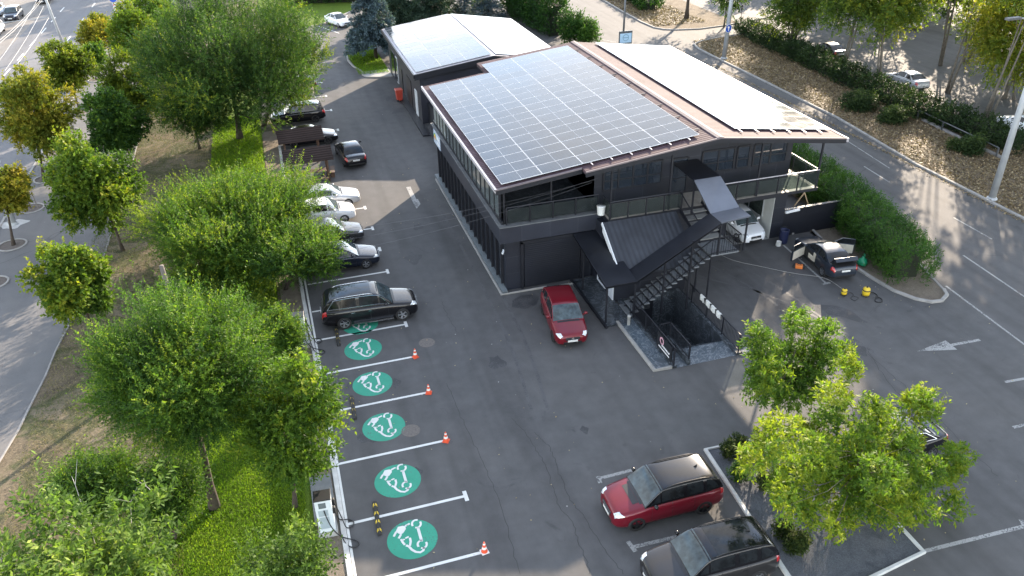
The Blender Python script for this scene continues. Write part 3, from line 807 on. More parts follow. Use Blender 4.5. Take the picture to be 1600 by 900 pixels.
CANOPY = pm('canopy_sheet', (.012, .0135, .019), .42, .18, 1.2, .2, rvar=.08)
CANOPYL = pm('canopy_sheet_bare_metal', (.13, .14, .165), .35, .12, 1.2, .4, rvar=.08)
TILE = marble('dark_marble_tile', (.040, .047, .055), (.16, .18, .20))
SHUT = wavemat('shutter_slats', (.012, .0135, .020), 'Z', 2.6, .5, .92, .1, .25)
WGL = glass('window_glass', (.020, .026, .036), .05, .8)
WGL2 = bpy.data.materials.new('balcony_glass'); WGL2.use_nodes = True
_t = WGL2.node_tree; _p = _t.nodes['Principled BSDF']; _t.links.new(ramp(_t, [(.3, (.03, .036, .038)), (.7, (.05, .056, .056))], noise(_t, 1.5, 3)), _p.inputs['Base Color']); _p.inputs['Roughness'].default_value = .06
_tr = _t.nodes.new('ShaderNodeBsdfTransparent'); _tr.inputs[0].default_value = (.72, .78, .76, 1); _mx = _t.nodes.new('ShaderNodeMixShader'); _mx.inputs[0].default_value = .58
_t.links.new(_p.outputs[0], _mx.inputs[1]); _t.links.new(_tr.outputs[0], _mx.inputs[2]); _t.links.new(_mx.outputs[0], _t.nodes['Material Output'].inputs['Surface'])
WFRAME = pm('white_frame', (.62, .64, .66), .5, .06, 4)
GREYSTEEL = pm('grey_steel', (.10, .105, .11), .45, .15, 4, .3)
GALV = pm('galvanised_pole', (.33, .345, .36), .55, .14, 1.5, .2)
CONCP = pm('concrete_pole', (.34, .35, .35), .85, .16, 1.5, bmp=.4)
WOODB = pm('brown_stained_wood', (.085, .048, .030), .7, .25, 5)
WOODT = pm('grey_weathered_wood', (.17, .15, .13), .9, .25, 4, bmp=.5)

HX0, HX1, HY0, HY1 = 16.45, 19.75, 27.75, 34.3        # the sunken basement entrance
hole = [(HX0, HY0), (HX1, HY0), (HX1, HY1), (HX0, HY1)]
def P2(*pts): return [G2(x, y) for x, y in pts]
struct(MB().poly([(-500, -250), (700, -250), (700, 900), (-500, 900)], -.03, [hole]), 'ground', EARTH)
struct(MB().poly([(-.42, -15), (34.1, -15), (34.1, 126), (-.6, 126), (-.6, 40)], 0, [hole]), 'parking_lot', ASPH)
struct(MB().poly([(34.1, -120), (45.35, -120), (45.35, 45), (46.5, 56), (46.55, 81), (46.9, 83), (49, 84.3), (56, 85.8), (90, 91), (90, 97), (62, 91.5), (55.5, 90.3), (51.4, 89.8), (48.2, 90.6), (46.5, 92.5), (46.3, 96), (46.6, 103), (47.3, 113), (48, 400), (34.1, 400)], .004), 'road', ROADA)
struct(MB().poly([(56.3, -120), (68, -120), (68, 400), (57.5, 400), (57.5, 91.0), (56.3, 85.8)], .008), 'road', ROADA)
struct(MB().poly([(68.0, -60), (110, -60), (110, 210), (68, 210)], .002), 'far_parking_lot', ROADA)
struct(MB().poly([(45.35, -120), (56.3, -120), (56.3, 85.8), (49, 84.3), (46.9, 83), (46.55, 81), (46.5, 56), (45.35, 45)], .03), 'verge', LITTER)
struct(MB().poly([(46.3, 96), (46.5, 92.5), (48.2, 90.6), (51.4, 89.8), (55.5, 90.3), (57.5, 91), (57.5, 190), (48, 190), (47.3, 113), (46.6, 103)], .03), 'traffic_island', LITTER)
kr = [(45.35, -60), (45.35, 30), (45.35, 45), (45.9, 50.5), (46.45, 56), (46.55, 67), (46.55, 79), (46.62, 81.5), (47.1, 83.3), (48.6, 84.3), (52, 85.2), (57.6, 86)]
struct(MB().kerb(kr, .22, -.02, .13), 'kerb', KERBM)
struct(MB().kerb([(48, 190), (47.3, 113), (46.6, 103), (46.3, 96), (46.5, 92.5), (47.2, 91.2), (48.4, 90.5), (51.4, 89.8), (55.5, 90.3), (62, 92)], .22, -.02, .13), 'kerb', KERBM)
# left: gravel strip, lawn, dry verge, plaza, boulevard
struct(MB().poly([(-1.55, -15), (-.42, -15), (-.6, 70), (-1.9, 70)], .004), 'gravel_strip', BGRAVEL)
LAWN_P = [(-7.4, -15), (-1.5, -15), (-1.35, 24), (-1.5, 29), (-1.95, 36), (-1.9, 70), (-1.9, 112), (-6.2, 112), (-5.6, 62), (-6.4, 45), (-7.2, 30), (-7.0, 20)]
struct(MB().poly(LAWN_P, .008), 'lawn', SOIL)
edge = [(-15.4, -15), (-15, 20), (-14.4, 29), (-13.75, 32.9), (-13.6, 34.6), (-13.35, 37), (-13.25, 39.3), (-13.0, 41.6), (-12.5, 46), (-12.2, 49.7), (-12.1, 63), (-12.1, 77), (-12.3, 112), (-13, 200)]
struct(MB().poly([(-19.6, -60), (-15.4, -60)]+edge+[(-19.6, 200)], .012), 'pavement', PLAZA)
struct(MB().poly([(-19.6, -60), (-19.6, 400), (-30.6, 400), (-30.6, -60)], .004), 'boulevard', BOUL)
struct(MB().poly([(-30.6, -60), (-30.6, 400), (-48, 400), (-48, -60)], .008), 'boulevard', asphalt('tram_strip', (.19, .175, .16), .2, patch=.1, dusty=(.27, .22, .17), dustamt=.5))
struct(MB().kerb([(-19.6, -60), (-19.6, 300)], .18, -.02, .07), 'kerb', KERBM)
struct(MB().kerb(edge[1:], .10, -.02, .03), 'kerb', KERBD)
struct(MB().kerb([(-.42, -15), (-.40, 20), (-.35, 28), (-.40, 33), (-.55, 40), (-.6, 58), (-.6, 66)], .2, -.02, .06), 'kerb', pm('painted_kerb', (.50, .49, .47), .8, .18, 2, bmp=.3))
# top left corner lawn with its kerb
tl = [(-.5, 106.4), (2.4, 107.5), (7.4, 110.8), (12.4, 118.0), (13.5, 135), (-.5, 135)]
struct(MB().poly(tl, .05), 'lawn', SOIL)
struct(MB().kerb(tl[:5], .2, -.02, .12), 'kerb', KERBM)
# lawn island in front of the rear building
isl = P2((603, 62), (560, 68), (545, 78), (541, 86), (544, 95), (552, 104), (566, 113))
isl2 = P2((566, 113), (567, 118), (574, 121), (590, 121.5), (614, 120))
struct(MB().poly(isl+[(11.8, 84), (11.8, 99)], .06), 'lawn', SOIL)
struct(MB().poly([isl[-1]]+isl2+[(11.85, 85.2), (9.2, 86.4)][:0]+[(11.85, 84.4), (11.85, 86.0)], .064), 'pavement', CONC)
struct(MB().kerb(isl+isl2[1:], .2, -.02, .12), 'kerb', KERBM)
# planter
pl = [(14.85, 22.0), (14.5, 15.6), (14.35, 12.2), (19.65, 14.75), (20.3, 21.8)]
pl = [(14.9, 22.05), (14.45, 14.9), (14.45, 14.0), (19.75, 14.75), (19.9, 21.9)]
struct(MB().poly(pl, .05), 'planter_bed', GRAVEL)
struct(MB().kerb(pl, .17, -.02, .12, closed=True), 'kerb', pm('white_kerb', (.50, .50, .48), .8, .15, 2.2, bmp=.3))
# hedge strip kerb on the right of the forecourt
hk = P2((1236, 366), (1266, 357), (1300, 392), (1340, 421), (1365, 437), (1396, 455), (1430, 468), (1455, 473), (1471, 471), (1479, 462), (1474, 453))
struct(MB().poly(hk[1:]+[(36.2, 40), (36.2, 62), (33.4, 62), (33.4, 38.12), (31.2, 38.12)], .05), 'hedge_bed', BGRAVEL)
struct(MB().kerb(hk, .2, -.02, .12), 'kerb', KERBM)
struct(MB().kerb([(33.9, 29.5), (34.6, 32), (36.2, 36), (36.3, 44), (36.4, 70), (36.2, 100)], .15, -.02, .10), 'kerb', KERBD)
# painted markings
mk = MB()
stall_y = [19.76, 22.70, 26.17, 29.72, 32.78, 35.85, 38.76, 41.9, 44.9, 48.0]
for i, y in enumerate(stall_y):
    x0 = -.2; x1 = 4.46
    mk.strip([(x0+(0 if i else .3), y-.02), (x1, y)], .13, .006)
for y in (22.70, 35.85, 41.9, 44.9, 48.0): mk.strip([(4.46+.06, y-.28), (4.46+.06, y+.28)], .16, .0075)
for y in (51.4, 68.3, 74.0, 78.6, 83.5): 
    mk.strip([(-.2, y), (4.46, y)], .13, .006); mk.strip([(4.5, y-.28), (4.5, y+.28)], .16, .0075)
mk.strip([(-.24, 15), (-.2, 28), (-.3, 40), (-.36, 48)], .10, .008)
for (a, b) in (((452, 54), (503, 60)), ((498, 41), (530, 52)), ((463, 71), (480, 70))): mk.strip(P2(a, b), .12, .006)
struct(mk, 'parking_lines', WLINE)
mk = MB()
for a, b in (((935, 748), (990, 734)), ((985, 856), (1110, 826)), ((1445, 861), (1602, 822)), ((1570, 597), (1604, 591)), ((1583, 668), (1604, 663)), ((1185, 683), (1260, 668)), ((1388, 648), (1420, 640))):
    mk.strip(P2(a, b), .16, .006)
mk.strip(P2((934, 744), (938, 755)), .17, .0075); mk.strip(P2((981, 846), (993, 862)), .17, .0075); mk.strip(P2((1595, 812), (1603, 826)), .17, .0075)
mk.strip(P2((1224, 383), (1291, 443)), .13, .006); mk.strip(P2((1285, 444.5), (1297, 441.5)), .17, .0075)
# arrows on the asphalt
a0, a1 = np.array(G2(1433, 549)), np.array(G2(1531, 531)); d = (a1-a0)/np.linalg.norm(a1-a0); nn = np.array([-d[1], d[0]])
hd = a0+d*2.0
mk.add([(*a0, .006), (*(hd-nn*.42), .006), (*(hd+nn*.42), .006)], [(0, 1, 2)]); mk.strip([tuple(hd), tuple(a1)], .18, .0065)
mk.strip(P2((638, 292), (648, 314)), .32, .006); mk.add([(*G2(643, 312), .0068), (*G2(651, 326), .0068), (*G2(657, 319), .0068), (*G2(653, 311), .0068)], [(0, 1, 2, 3)])
struct(mk, 'parking_lines', WLINE2)
mk = MB()
for y in range(98, 140, 7): mk.strip([(-28.2, y+.2), (-28.2, y+3.6)], .16, .010)
for y in np.arange(70.5, 100, 11.0): mk.strip([(-28.2, y), (-28.2, y+3.4)], .16, .010)
for y in np.arange(101.5, 142, 11.2): mk.strip([(-24.2, y), (-24.2, y+3.4)], .16, .010)
for y in (133, 144): mk.strip([(-20.1, y), (-20.1, y+3.8)], .16, .010)
for y in np.arange(40, 64, 8.0): mk.strip([(-24.2, y), (-24.2, y+3.4)], .16, .010)
struct(mk, 'road_markings', WLINE)
mk = MB()
mk.strip(P2((1300, 205), (1390, 263)), .10, .010); 
for a, b in (((1350, 260), (1390, 285)), ((1490, 340), (1550, 374)), ((1505, 399), (1604, 466)), ((1478, 447), (1604, 541)), ((930, 60), (962, 66)), ((905, 40), (925, 55))): mk.strip(P2(a, b), .12, .010)
mk.strip([(58.6, 40), (58.6, 60)], .1, .012)
struct(mk, 'road_markings', WLINE2)
# the green charging discs with the plug-and-chassis symbol
CC = [(644.4, 842.2), (621.5, 751), (599.8, 667), (582, 599.5), (567.5, 545.5)]
cen = [np.array(G2(*c)) for c in CC]
cen.append(np.array([cen[0][0]+.02, 18.0])); cen.append(np.array(G2(563, 507)))
z0 = np.array([600, 800]); ref = cen[0]
def L(x, y): return np.array(G2(x/11.25+600, y/11.25+800))-ref
def sym(mb, c, z):
    def st(pts, wd): mb.strip([tuple(c+L(*p)) for p in pts], wd, z)
    def arc(cx, cy, rx_, ry_, a0, a1, n=9): return [(cx+rx_*math.cos(R(a)), cy-ry_*math.sin(R(a))) for a in np.linspace(a0, a1, n)]
    body = [(245, 265), (330, 245), (375, 255), (385, 300), (340, 370), (300, 400), (255, 380), (205, 350)]
    mb.add([(*(c+L(*p)), z) for p in body], [tuple(range(8))[::-1]])
    st([(370, 252), (452, 205)], 0.080); st([(215, 350), (172, 435)], 0.087); st([(300, 395), (258, 468)], 0.087)
    st(arc(570, 210, 78, 68, 75, 215), 0.080); st(arc(570, 210, 78, 68, 255, 395), 0.080)
    st([(595, 275), (660, 505)], 0.109)
    st(arc(672, 570, 80, 68, 80, 220), 0.080); st(arc(672, 570, 80, 68, 255, 395), 0.080)
    st([(708, 625), (690, 680), (640, 712), (560, 705), (490, 665), (440, 610), (388, 588)], 0.094)
    st([(300, 480), (330, 535), (368, 580)], 0.087); st([(325, 500), (365, 480)], 0.072)
    st([(375, 465), (435, 435)], 0.072); st([(455, 455), (470, 520), (455, 600)], 0.087)
for i, c in enumerate(cen):
    mb = MB(); mb.poly([(c[0]+.955*math.cos(a), c[1]+.955*math.sin(a)) for a in np.linspace(0, 2*PI, 49)[:-1]], .006)
    g = struct(mb, 'road_marking', GREENP)
    mb = MB(); sym(mb, c, .0095); struct(mb, 'road_marking', WLINE)
# long hairline cracks and a seam in the tarmac
CRK = pm('crack_filler', (.030, .029, .029), .9, .2, 6)
mb = MB(); rgc = np.random.default_rng(11)
for pts in (((800, 655), (820, 675), (852, 722), (872, 792), (895, 815), (905, 848), (922, 897)), ((835, 675), (862, 702), (880, 758), (898, 792), (918, 815), (935, 845), (975, 897)), ((700, 600), (714, 640), (740, 690), (772, 760), (800, 850), (812, 897)), ((1330, 530), (1372, 566), (1410, 600), (1455, 640), (1500, 690), (1560, 745)), ((1356, 545), (1380, 590), (1440, 655), (1496, 710)), ((690, 470), (702, 500), (716, 520))):
    P = chaikin([(*G2(*q), 0) for q in pts], 1); P = resample(P, len(pts)*7); P[:, :2] += rgc.normal(size=(len(P), 2))*.035
    mb.strip([(p[0], p[1]) for p in P], .018, .0045)
struct(mb, 'asphalt_crack', CRK)
# damp stains, drain covers
WET = worn_paint('damp_stain', (.034, .034, .037), (.062, .061, .063), .55)
def blot(mb, pts, z): mb.poly(P2(*pts), z)
mb = MB()
blot(mb, [(612, 148), (640, 147), (655, 160), (662, 190), (652, 186), (640, 172), (628, 176), (612, 178), (616, 172), (634, 166), (622, 160), (604, 158), (602, 153)], .005)
blot(mb, [(800, 470), (812, 462), (830, 460), (842, 466), (838, 476), (820, 483), (800, 480)], .005)
blot(mb, [(1282, 476), (1308, 478), (1330, 485), (1345, 498), (1362, 506), (1340, 503), (1318, 496), (1295, 492), (1285, 484)], .005)
for (x, y, r_) in ((1.6, 21.0, .35), (2.9, 24.6, .22), (1.3, 27.6, .4), (3.1, 30.9, .25), (1.0, 31.4, .2), (12.6, 21.6, .3), (10.5, 24.9, .18), (8.2, 31.0, .4), (6.3, 43.0, .5), (7.4, 47.2, .3), (24.5, 30.5, .5), (25.8, 26.2, .35), (21.6, 18.0, .4), (2.4, 46.0, .3), (5.4, 61.0, .5)):
    k = random.random()*6; mb.poly([(x+r_*math.cos(a)*(1+.3*math.sin(3*a+k)), y+r_*1.4*math.sin(a)*(1+.25*math.cos(4*a+k))) for a in np.linspace(0, 2*PI, 21)[:-1]], .0045)
struct(mb, 'damp_stain', WET)
mb = MB()
for pts in (((1060, 420), (1120, 440), (1180, 452), (1290, 500), (1380, 560)), ((1090, 400), (1170, 420), (1250, 470), (1340, 540)), ((1105, 412), (1160, 440), (1215, 476), (1262, 520)), ((690, 330), (740, 420), (800, 540), (830, 640)), ((712, 330), (762, 420), (826, 540), (856, 640))):
    P = chaikin([(*G2(*q), 0) for q in pts], 2); mb.strip([(p[0], p[1]) for p in P], .16, .0035)
struct(mb, 'tyre_track', worn_paint('tyre_rubber_marks', (.050, .049, .051), (.074, .073, .075), .85))
for c in ((667, 535.5), (642, 673)):
    q = G(*c); mb = MB(); mb.lathe([(.42, 0), (.42, .006), (.36, .006), (.35, .004), (.001, .004)], 28, (q[0], q[1], .001))
    struct(mb, 'manhole_cover', pm('cast_iron_cover', (.11, .095, .085), .7, .25, 12))

# ------------------------------------------------------------------ solar panels
def cellmat():
    m, t, p = base_mat('solar_cell'); co = _n(t, 'ShaderNodeTexCoord').outputs['Object']; oi = _n(t, 'ShaderNodeObjectInfo')
    f = noise(t, .9, 5, .6, vec=co)
    c = ramp(t, [(0, (.032, .041, .054)), (1, (.044, .053, .067))], oi.outputs['Random'])
    c = mixc(t, c, ramp(t, [(.3, (.85,)*3), (.7, (1.15,)*3)], f), 1.0, 'MULTIPLY')
    b = _n(t, 'ShaderNodeTexBrick'); b.offset = 0; b.inputs['Scale'].default_value = 1; b.inputs['Brick Width'].default_value = .188; b.inputs['Row Height'].default_value = .182; b.inputs['Mortar Size'].default_value = .006
    b.inputs['Color1'].default_value = (1, 1, 1, 1); b.inputs['Color2'].default_value = (.93, .93, .93, 1); b.inputs['Mortar'].default_value = (1.5, 1.5, 1.5, 1); t.links.new(co, b.inputs['Vector'])
    c = mixc(t, c, b.outputs['Color'], 1.0, 'MULTIPLY'); t.links.new(c, p.inputs['Base Color'])
    p.inputs['Specular IOR Level'].default_value = .2; rr = _n(t, 'ShaderNodeMapRange'); rr.inputs['To Min'].default_value = .05; rr.inputs['To Max'].default_value = .13
    t.links.new(f, rr.inputs[0]); t.links.new(rr.outputs[0], p.inputs['Roughness']); return m
CELL = cellmat()
PFRAME = pm('panel_frame', (.55, .57, .60), .5, .05, 3, 0)
def panel_mesh(lx, ly):
    mb = MB(); g = .016
    mb.box(-lx/2, lx/2, -ly/2, ly/2, 0, .035, 0)
    hx = (lx-3*g)/2
    for k in (0, 1):
        x0 = -lx/2+g+k*(hx+g); z = .0385
        mb.add([(x0, -ly/2+g, z), (x0+hx, -ly/2+g, z), (x0+hx, ly/2-g, z), (x0, ly/2-g, z)], [(0, 1, 2, 3)], 1)
    o = mb.build('solar_panel', [PFRAME, CELL]); me = o.data; bpy.data.objects.remove(o); return me
def slope_panels(parent, x0, z0, dirx, ang, cols, lx, rows_of, ly, y0, lift=.10, keep=10**9, gapx=.02):
    me = panel_mesh(lx, ly); rest = MB(); cnt = 0
    for r_ in range(max(rows_of(c) for c in range(cols))):
        for c in range(cols):
            if r_ >= rows_of(c): continue
            s = (c+.5)*(lx+gapx)
            x = x0+dirx*s*math.cos(ang); z = z0+s*math.sin(ang)*1.0
            y = y0+(r_+.5)*(ly+.016)
            ny = -ang if dirx > 0 else ang
            nx, nz = -math.sin(ang)*dirx, math.cos(ang)
            pos = Vector((x+nx*lift, y, z+nz*lift))
            if cnt < keep:
                o = bpy.data.objects.new('solar_panel', me); COL.objects.link(o); o.parent = parent
                o.location = pos; o.rotation_euler = (random.gauss(0, .0022), ny+random.gauss(0, .0022), 0); cnt += 1
            else:
                Mx = Matrix.Translation(pos) @ Matrix.Rotation(ny, 4, 'Y')
                off = len(rest.v)
                for v in me.vertices: rest.v.append(tuple(Mx @ v.co))
                for p in me.polygons: rest.f.append(tuple(off+i for i in p.vertices)); rest.m.append(p.material_index)
    if rest.v: tag(rest.build('solar_panels', [PFRAME, CELL], parent), kind='stuff')

# ------------------------------------------------------------------ main building
B = thing('office_building', 'anthracite two storey building with a wide low gable roof of solar panels', 'building', (0, 0, 0))
X0, X1, YF, YR, YB = 10.65, 29.1, 37.5, 38.2, 55.3
RZ = lambda x: 6.75+.116*(x-10.0) if x <= 22.5 else 8.2-.130*(x-22.5)
mb = MB()
mb.box(X0, 15.9, YF, YB, 0, 3.16, 0)
mb.add([(X0-.002, YF, 0), (X0-.002, YB, 0), (X0-.002, YB, 3.16), (X0-.002, YF, 3.16)], [(0, 1, 2, 3)], 1)
mb.build('ground_floor_wall', [CLX, CLY], B)
# right part of the ground floor with the open garage
GX0, GX1, GZ = 25.05, 28.27, 2.82
mb = MB()
mb.box(15.9, 20.3, 38.0, YB, 0, 4.0); mb.box(20.3, GX0, YR, YB, 0, 4.0); mb.box(GX1, X1, YR, YB, 0, 3.9); mb.box(GX0, GX1, YR, YR+.25, GZ, 3.9)
mb.box(GX0, GX1, YB-8, YB, 0, 3.9)
mb.build('ground_floor_wall', [CLX], B)
WIN = pm('garage_interior', (.55, .56, .54), .7, .08, 2)
mb = MB(); mb.box(GX0, GX1, YR-.02, YB-8.02, .002, .02); mb.build('garage_floor', CONC, B)
mb = MB(); mb.box(GX0+.003, GX0+.03, YR+.26, YB-8.01, .03, 3.8); mb.box(GX1-.03, GX1-.003, YR+.03, YB-8.01, .03, 3.8); mb.box(GX0, GX1, YB-8.04, YB-8.01, 0.03, 3.8); mb.build('garage_wall', WIN, B)
mb = MB(); mb.box(GX1-.05, GX1-.032, 39.2, 42.5, 1.0, 2.3); f = mb.build('window', WFRAME, B)
mb = MB(); mb.box(GX1-.056, GX1-.0511, 39.3, 40.75, 1.08, 2.22); mb.box(GX1-.056, GX1-.051, 40.85, 42.4, 1.08, 2.22); mb.build('pane', WGL2, f)
# fascia band / terrace edge over the ground floor
mb = MB()
mb.box(10.3, 16.25, 37.22, YF-.003, 3.16, 4.12, 0); mb.box(10.3, X0-.003, YF-.003, YB, 3.16, 4.12, 1)
mb.build('fascia', [FASC, cladding('anthracite_fascia_side', (.0165, .019, .029), 1, 2.4, 2.2, (.045, .048, .06), .012)], B)
mb = MB(); mb.box(10.28, 16.27, 37.19, 37.62, 4.12, 4.17); mb.box(10.28, 10.49, 37.62, YB+.02, 4.12, 4.168)
mb.build('ledge', pm('ledge_stone', (.115, .12, .125), .8, .2, 2, bmp=.4), B)
mb = MB(); mb.box(11.1, 16.2, YF+.12, 43.2, 4.05, 4.11); mb.build('terrace_floor', TILE, B)
# shutter, wall panel, camera
mb = MB(); mb.box(11.75, 15.1, 37.41, 37.49, .05, 2.85); mb.build('roller_shutter', SHUT, B)
mb = MB()
for x in (11.6, 15.2): mb.box(x-.07, x+.07, 37.36, 37.48, 0, 3.0)
mb.box(11.53, 15.27, 37.36, 37.48, 2.88, 3.05); mb.build('shutter_frame', DARKM, B)
mb = MB(); mb.bar((10.52, 37.40, 2.62), (10.40, 37.18, 2.6), .09, .09); mb.box(10.5, 10.56, 37.4, 37.5, 2.55, 2.68); mb.build('security_camera', WFRAME, B)
# fins and slit windows along the left wall
for k in range(17):
    y = YF+.45+k*1.03
    mb = MB(); mb.box(X0-.16, X0-.004, y-.05, y+.05, .25, 3.158); mb.build('fin', DARKM, B)
    if k < 16 and k % 3 != 2:
        mb = MB(); mb.box(X0-.035, X0-.004, y+.34, y+.70, .55, 2.95); f = mb.build('window', DARKM, B)
        mb = MB(); mb.box(X0-.042, X0-.036, y+.37, y+.67, .6, 2.9); mb.build('pane', WGL, f)
mb = MB(); mb.box(10.32, X0-.005, 37.15, YB, .002, .16); mb.build('plinth', pm('plinth_tile', (.13, .15, .16), .6, .2, 2), B)
mb = MB(); mb.kerb([(15.15, 37.2), (15.15, 36.9), (12.95, 36.9), (12.95, 37.05), (10.25, 37.05), (10.25, 54.6)], .12, 0, .10); mb.build('foot_kerb', KERBM, B)
# upper storey
mb = MB()
U0 = 10.55
mb.box(U0, 16.2, 43.2, YB, 4.1, 6.72, 0); mb.box(16.2, 28.95, YR+.1, YB+.8, 4.0, 6.9, 0)
# gable fields under the roof
gz = 6.9
mb.add([(16.2, YR+.1, gz), (28.95, YR+.1, gz), (28.95, YR+.1, RZ(28.95)-.2), (22.5, YR+.1, 8.0), (16.2, YR+.1, RZ(16.2)-.2)], [(0, 1, 2, 3, 4)], 0)
mb.add([(28.95, YR+.1, gz), (28.95, YB+.8, gz), (28.95, YB+.8, RZ(28.95)-.2), (28.95, YR+.1, RZ(28.95)-.2)], [(0, 1, 2, 3)], 0)
mb.add([(16.2, YR+.1, 4.1), (16.2, YR+.1, RZ(16.2)-.2), (16.2, 43.2, RZ(16.2)-.2), (16.2, 43.2, 4.1)], [(0, 1, 2, 3)], 0)
mb.add([(16.2, 43.2, RZ(16.2)-.2), (16.2, 43.2, 6.72), (U0, 43.2, 6.72)], [(0, 1, 2)], 0)
mb.build('upper_floor_wall', [CLX], B)
# glazed band of the upper storey on the left
k = 0; y = 38.0
mb = MB(); mb.box(U0-.05, U0+.05, 37.55, YB, 4.17, 4.36); mb.box(U0-.05, U0+.05, 37.55, YB, 6.35, 6.7); mb.build('window_band_frame', DARKM, B)
LITG = glass('lit_room_glass', (.22, .24, .22), .08, .6)  # room light is put into the paler pane colour
while y < YB-.6:
    mb = MB(); mb.box(U0-.06, U0+.06, y-.035, y+.035, 4.36, 6.35); f = mb.build('window', DARKM, B)
    mb = MB(); mb.box(U0-.02, U0+.02, y+.036, y+.96, 4.37, 6.34); mb.build('pane', LITG if y > 50.5 else glass('band_glass', (.06, .075, .075), .06, .6) if k == 0 else bpy.data.materials['band_glass'], f)
    y += 1.0; k += 1
# front windows of the upper storey
def win(x0, x1, z0, z1, y, nx, blinds=False, par=None):
    mb = MB()
    for i in range(nx+1): xx = x0+(x1-x0)*i/nx; mb.box(xx-.045, xx+.045, y-.07, y-.002, z0, z1)
    mb.box(x0+.045, x1-.045, y-.066, y-.003, z0-.05, z0+.05); mb.box(x0+.045, x1-.045, y-.066, y-.003, z1-.05, z1+.05); mb.box(x0+.045, x1-.045, y-.06, y-.004, z0+(z1-z0)*.42-.03, z0+(z1-z0)*.42+.03)
    f = mb.build('window', DARKM, par or B)
    mb = MB(); mb.box(x0+.05, x1-.05, y-.03, y-.005, z0+.05, z1-.05); mb.build('pane', WGL, f)
wf = YR+.1
win(16.75, 20.35, 4.95, 6.35, wf, 4); win(21.0, 22.0, 4.2, 6.3, wf, 1); win(22.9, 25.0, 5.15, 6.5, wf, 2); win(25.2, 26.0, 5.15, 6.5, wf, 1); win(26.3, 28.55, 5.15, 6.5, wf, 2)
mb = MB(); mb.bbox(20.9, 23.9, wf-.55, wf-.005, 7.0, 7.62, .02); mb.build('duct_box', DARKM, B)
# front balcony slab and right side balcony
mb = MB(); mb.box(16.3, 20.75, 36.3, YR+.098, 3.86, 4.05); mb.box(22.9, 29.75, 36.4, YR+.098, 3.86, 4.05); mb.box(20.75, 22.9, 36.3, YR+.098, 3.861, 4.049); mb.box(29.0, 29.75, YR+.098, 41.6, 3.86, 4.05)
mb.build('balcony_slab', DARKM, B)
mb = MB(); mb.box(16.35, 29.7, 36.44, YR+.09, 4.052, 4.06); mb.box(29.02, 29.7, YR+.09, 41.5, 4.052, 4.06); mb.build('balcony_floor', pm('balcony_tiles', (.33, .30, .26), .6, .12, 4), B)
mb = MB()
for (x, y, z1) in ((20.0, 36.5, 0), (25.6, 36.5, 0), (29.65, 36.5, 0), (16.45, 36.5, 0)):
    mb = MB(); mb.box(x-.05, x+.05, y-.05, y+.05, 4.06, RZ(x)-.22); mb.build('roof_post', DARKM, B)
for (x, y) in ((13.4, 37.5), (10.7, 37.5)): mb = MB(); mb.box(x-.04, x+.04, y+.13, y+.21, 4.11, RZ(x)-.2); mb.build('roof_post', DARKM, B)
# roof
mb = MB()
def rp(x, y, dz=0): return (x, y, RZ(x)+dz)
th = .16
mb.slab([rp(10.0, 36.6), rp(14.75, 36.6), rp(14.75, 55.8), rp(10.0, 55.8)], th)
mb.slab([rp(14.75, 36.0), rp(22.5, 36.0), rp(22.5, 58.4), rp(14.75, 58.4)], th)
mb.slab([rp(22.5, 36.0), rp(30.7, 36.0), rp(30.7, 58.4), rp(22.5, 58.4)], th)
mb.build('roof', PURP, B)
mb = MB()
mb.slab([rp(22.3, 35.96, .05), rp(22.5, 35.96, .06), rp(22.5, 58.44, .06), rp(22.3, 58.44, .05)], .04); mb.slab([rp(22.5, 35.96, .06), rp(22.7, 35.96, .05), rp(22.7, 58.44, .05), rp(22.5, 58.44, .06)], .04)
mb.build('ridge_cap', RIDGE, B)
mb = MB()
mb.slab([rp(9.9, 36.5, .03), rp(10.0, 36.5, .04), rp(10.0, 55.86, .04), rp(9.9, 55.86, .03)], .20)
mb.build('gutter', EAVE, B); mb = MB()
mb.slab([(30.7, 35.9, RZ(30.7)+.04), (30.84, 35.9, RZ(30.84)+.02), (30.84, 58.45, RZ(30.84)+.02), (30.7, 58.45, RZ(30.7)+.04)], .24)
mb.build('gutter', EAVE, B)
mb = MB()
mb.slab([rp(14.72, 35.9, .03), rp(22.5, 35.9, .03), rp(22.5, 35.998, .03), rp(14.72, 35.998, .03)], .07); mb.slab([rp(22.5, 35.9, .03), rp(30.7, 35.9, .03), rp(30.7, 35.998, .03), rp(22.5, 35.998, .03)], .07)
mb.slab([rp(9.9, 36.48, .02), rp(14.72, 36.48, .02), rp(14.72, 36.598, .02), rp(9.9, 36.598, .02)], .07)
mb.build('verge_flashing', RIDGE, B)
mb = MB()
mb.slab([rp(14.72, 35.92, -.045), rp(22.5, 35.92, -.045), rp(22.5, 35.995, -.045), rp(14.72, 35.995, -.045)], .24); mb.slab([rp(22.5, 35.92, -.045), rp(30.7, 35.92, -.045), rp(30.7, 35.995, -.045), rp(22.5, 35.995, -.045)], .24)
mb.slab([rp(9.95, 36.5, -.055), rp(14.72, 36.5, -.055), rp(14.72, 36.59, -.055), rp(9.95, 36.59, -.055)], .24)
mb.slab([rp(10.02, 36.6, -.165), rp(14.74, 36.6, -.165), rp(14.74, 55.7, -.165), rp(10.02, 55.7, -.165)], .07)
mb.slab([rp(14.76, 36.02, -.165), rp(22.5, 36.02, -.165), rp(22.5, 58.3, -.165), rp(14.76, 58.3, -.165)], .07); mb.slab([rp(22.5, 36.02, -.165), rp(30.6, 36.02, -.165), rp(30.6, 58.3, -.165), rp(22.5, 58.3, -.165)], .07)
mb.build('soffit', DARKM, B)
angL = math.atan(.116); angR = math.atan(.130)
slope_panels(B, 10.35, RZ(10.35), 1, angL, 5, 2.26, lambda c: 16 if c < 2 else 18, 1.13, 36.78, keep=200)
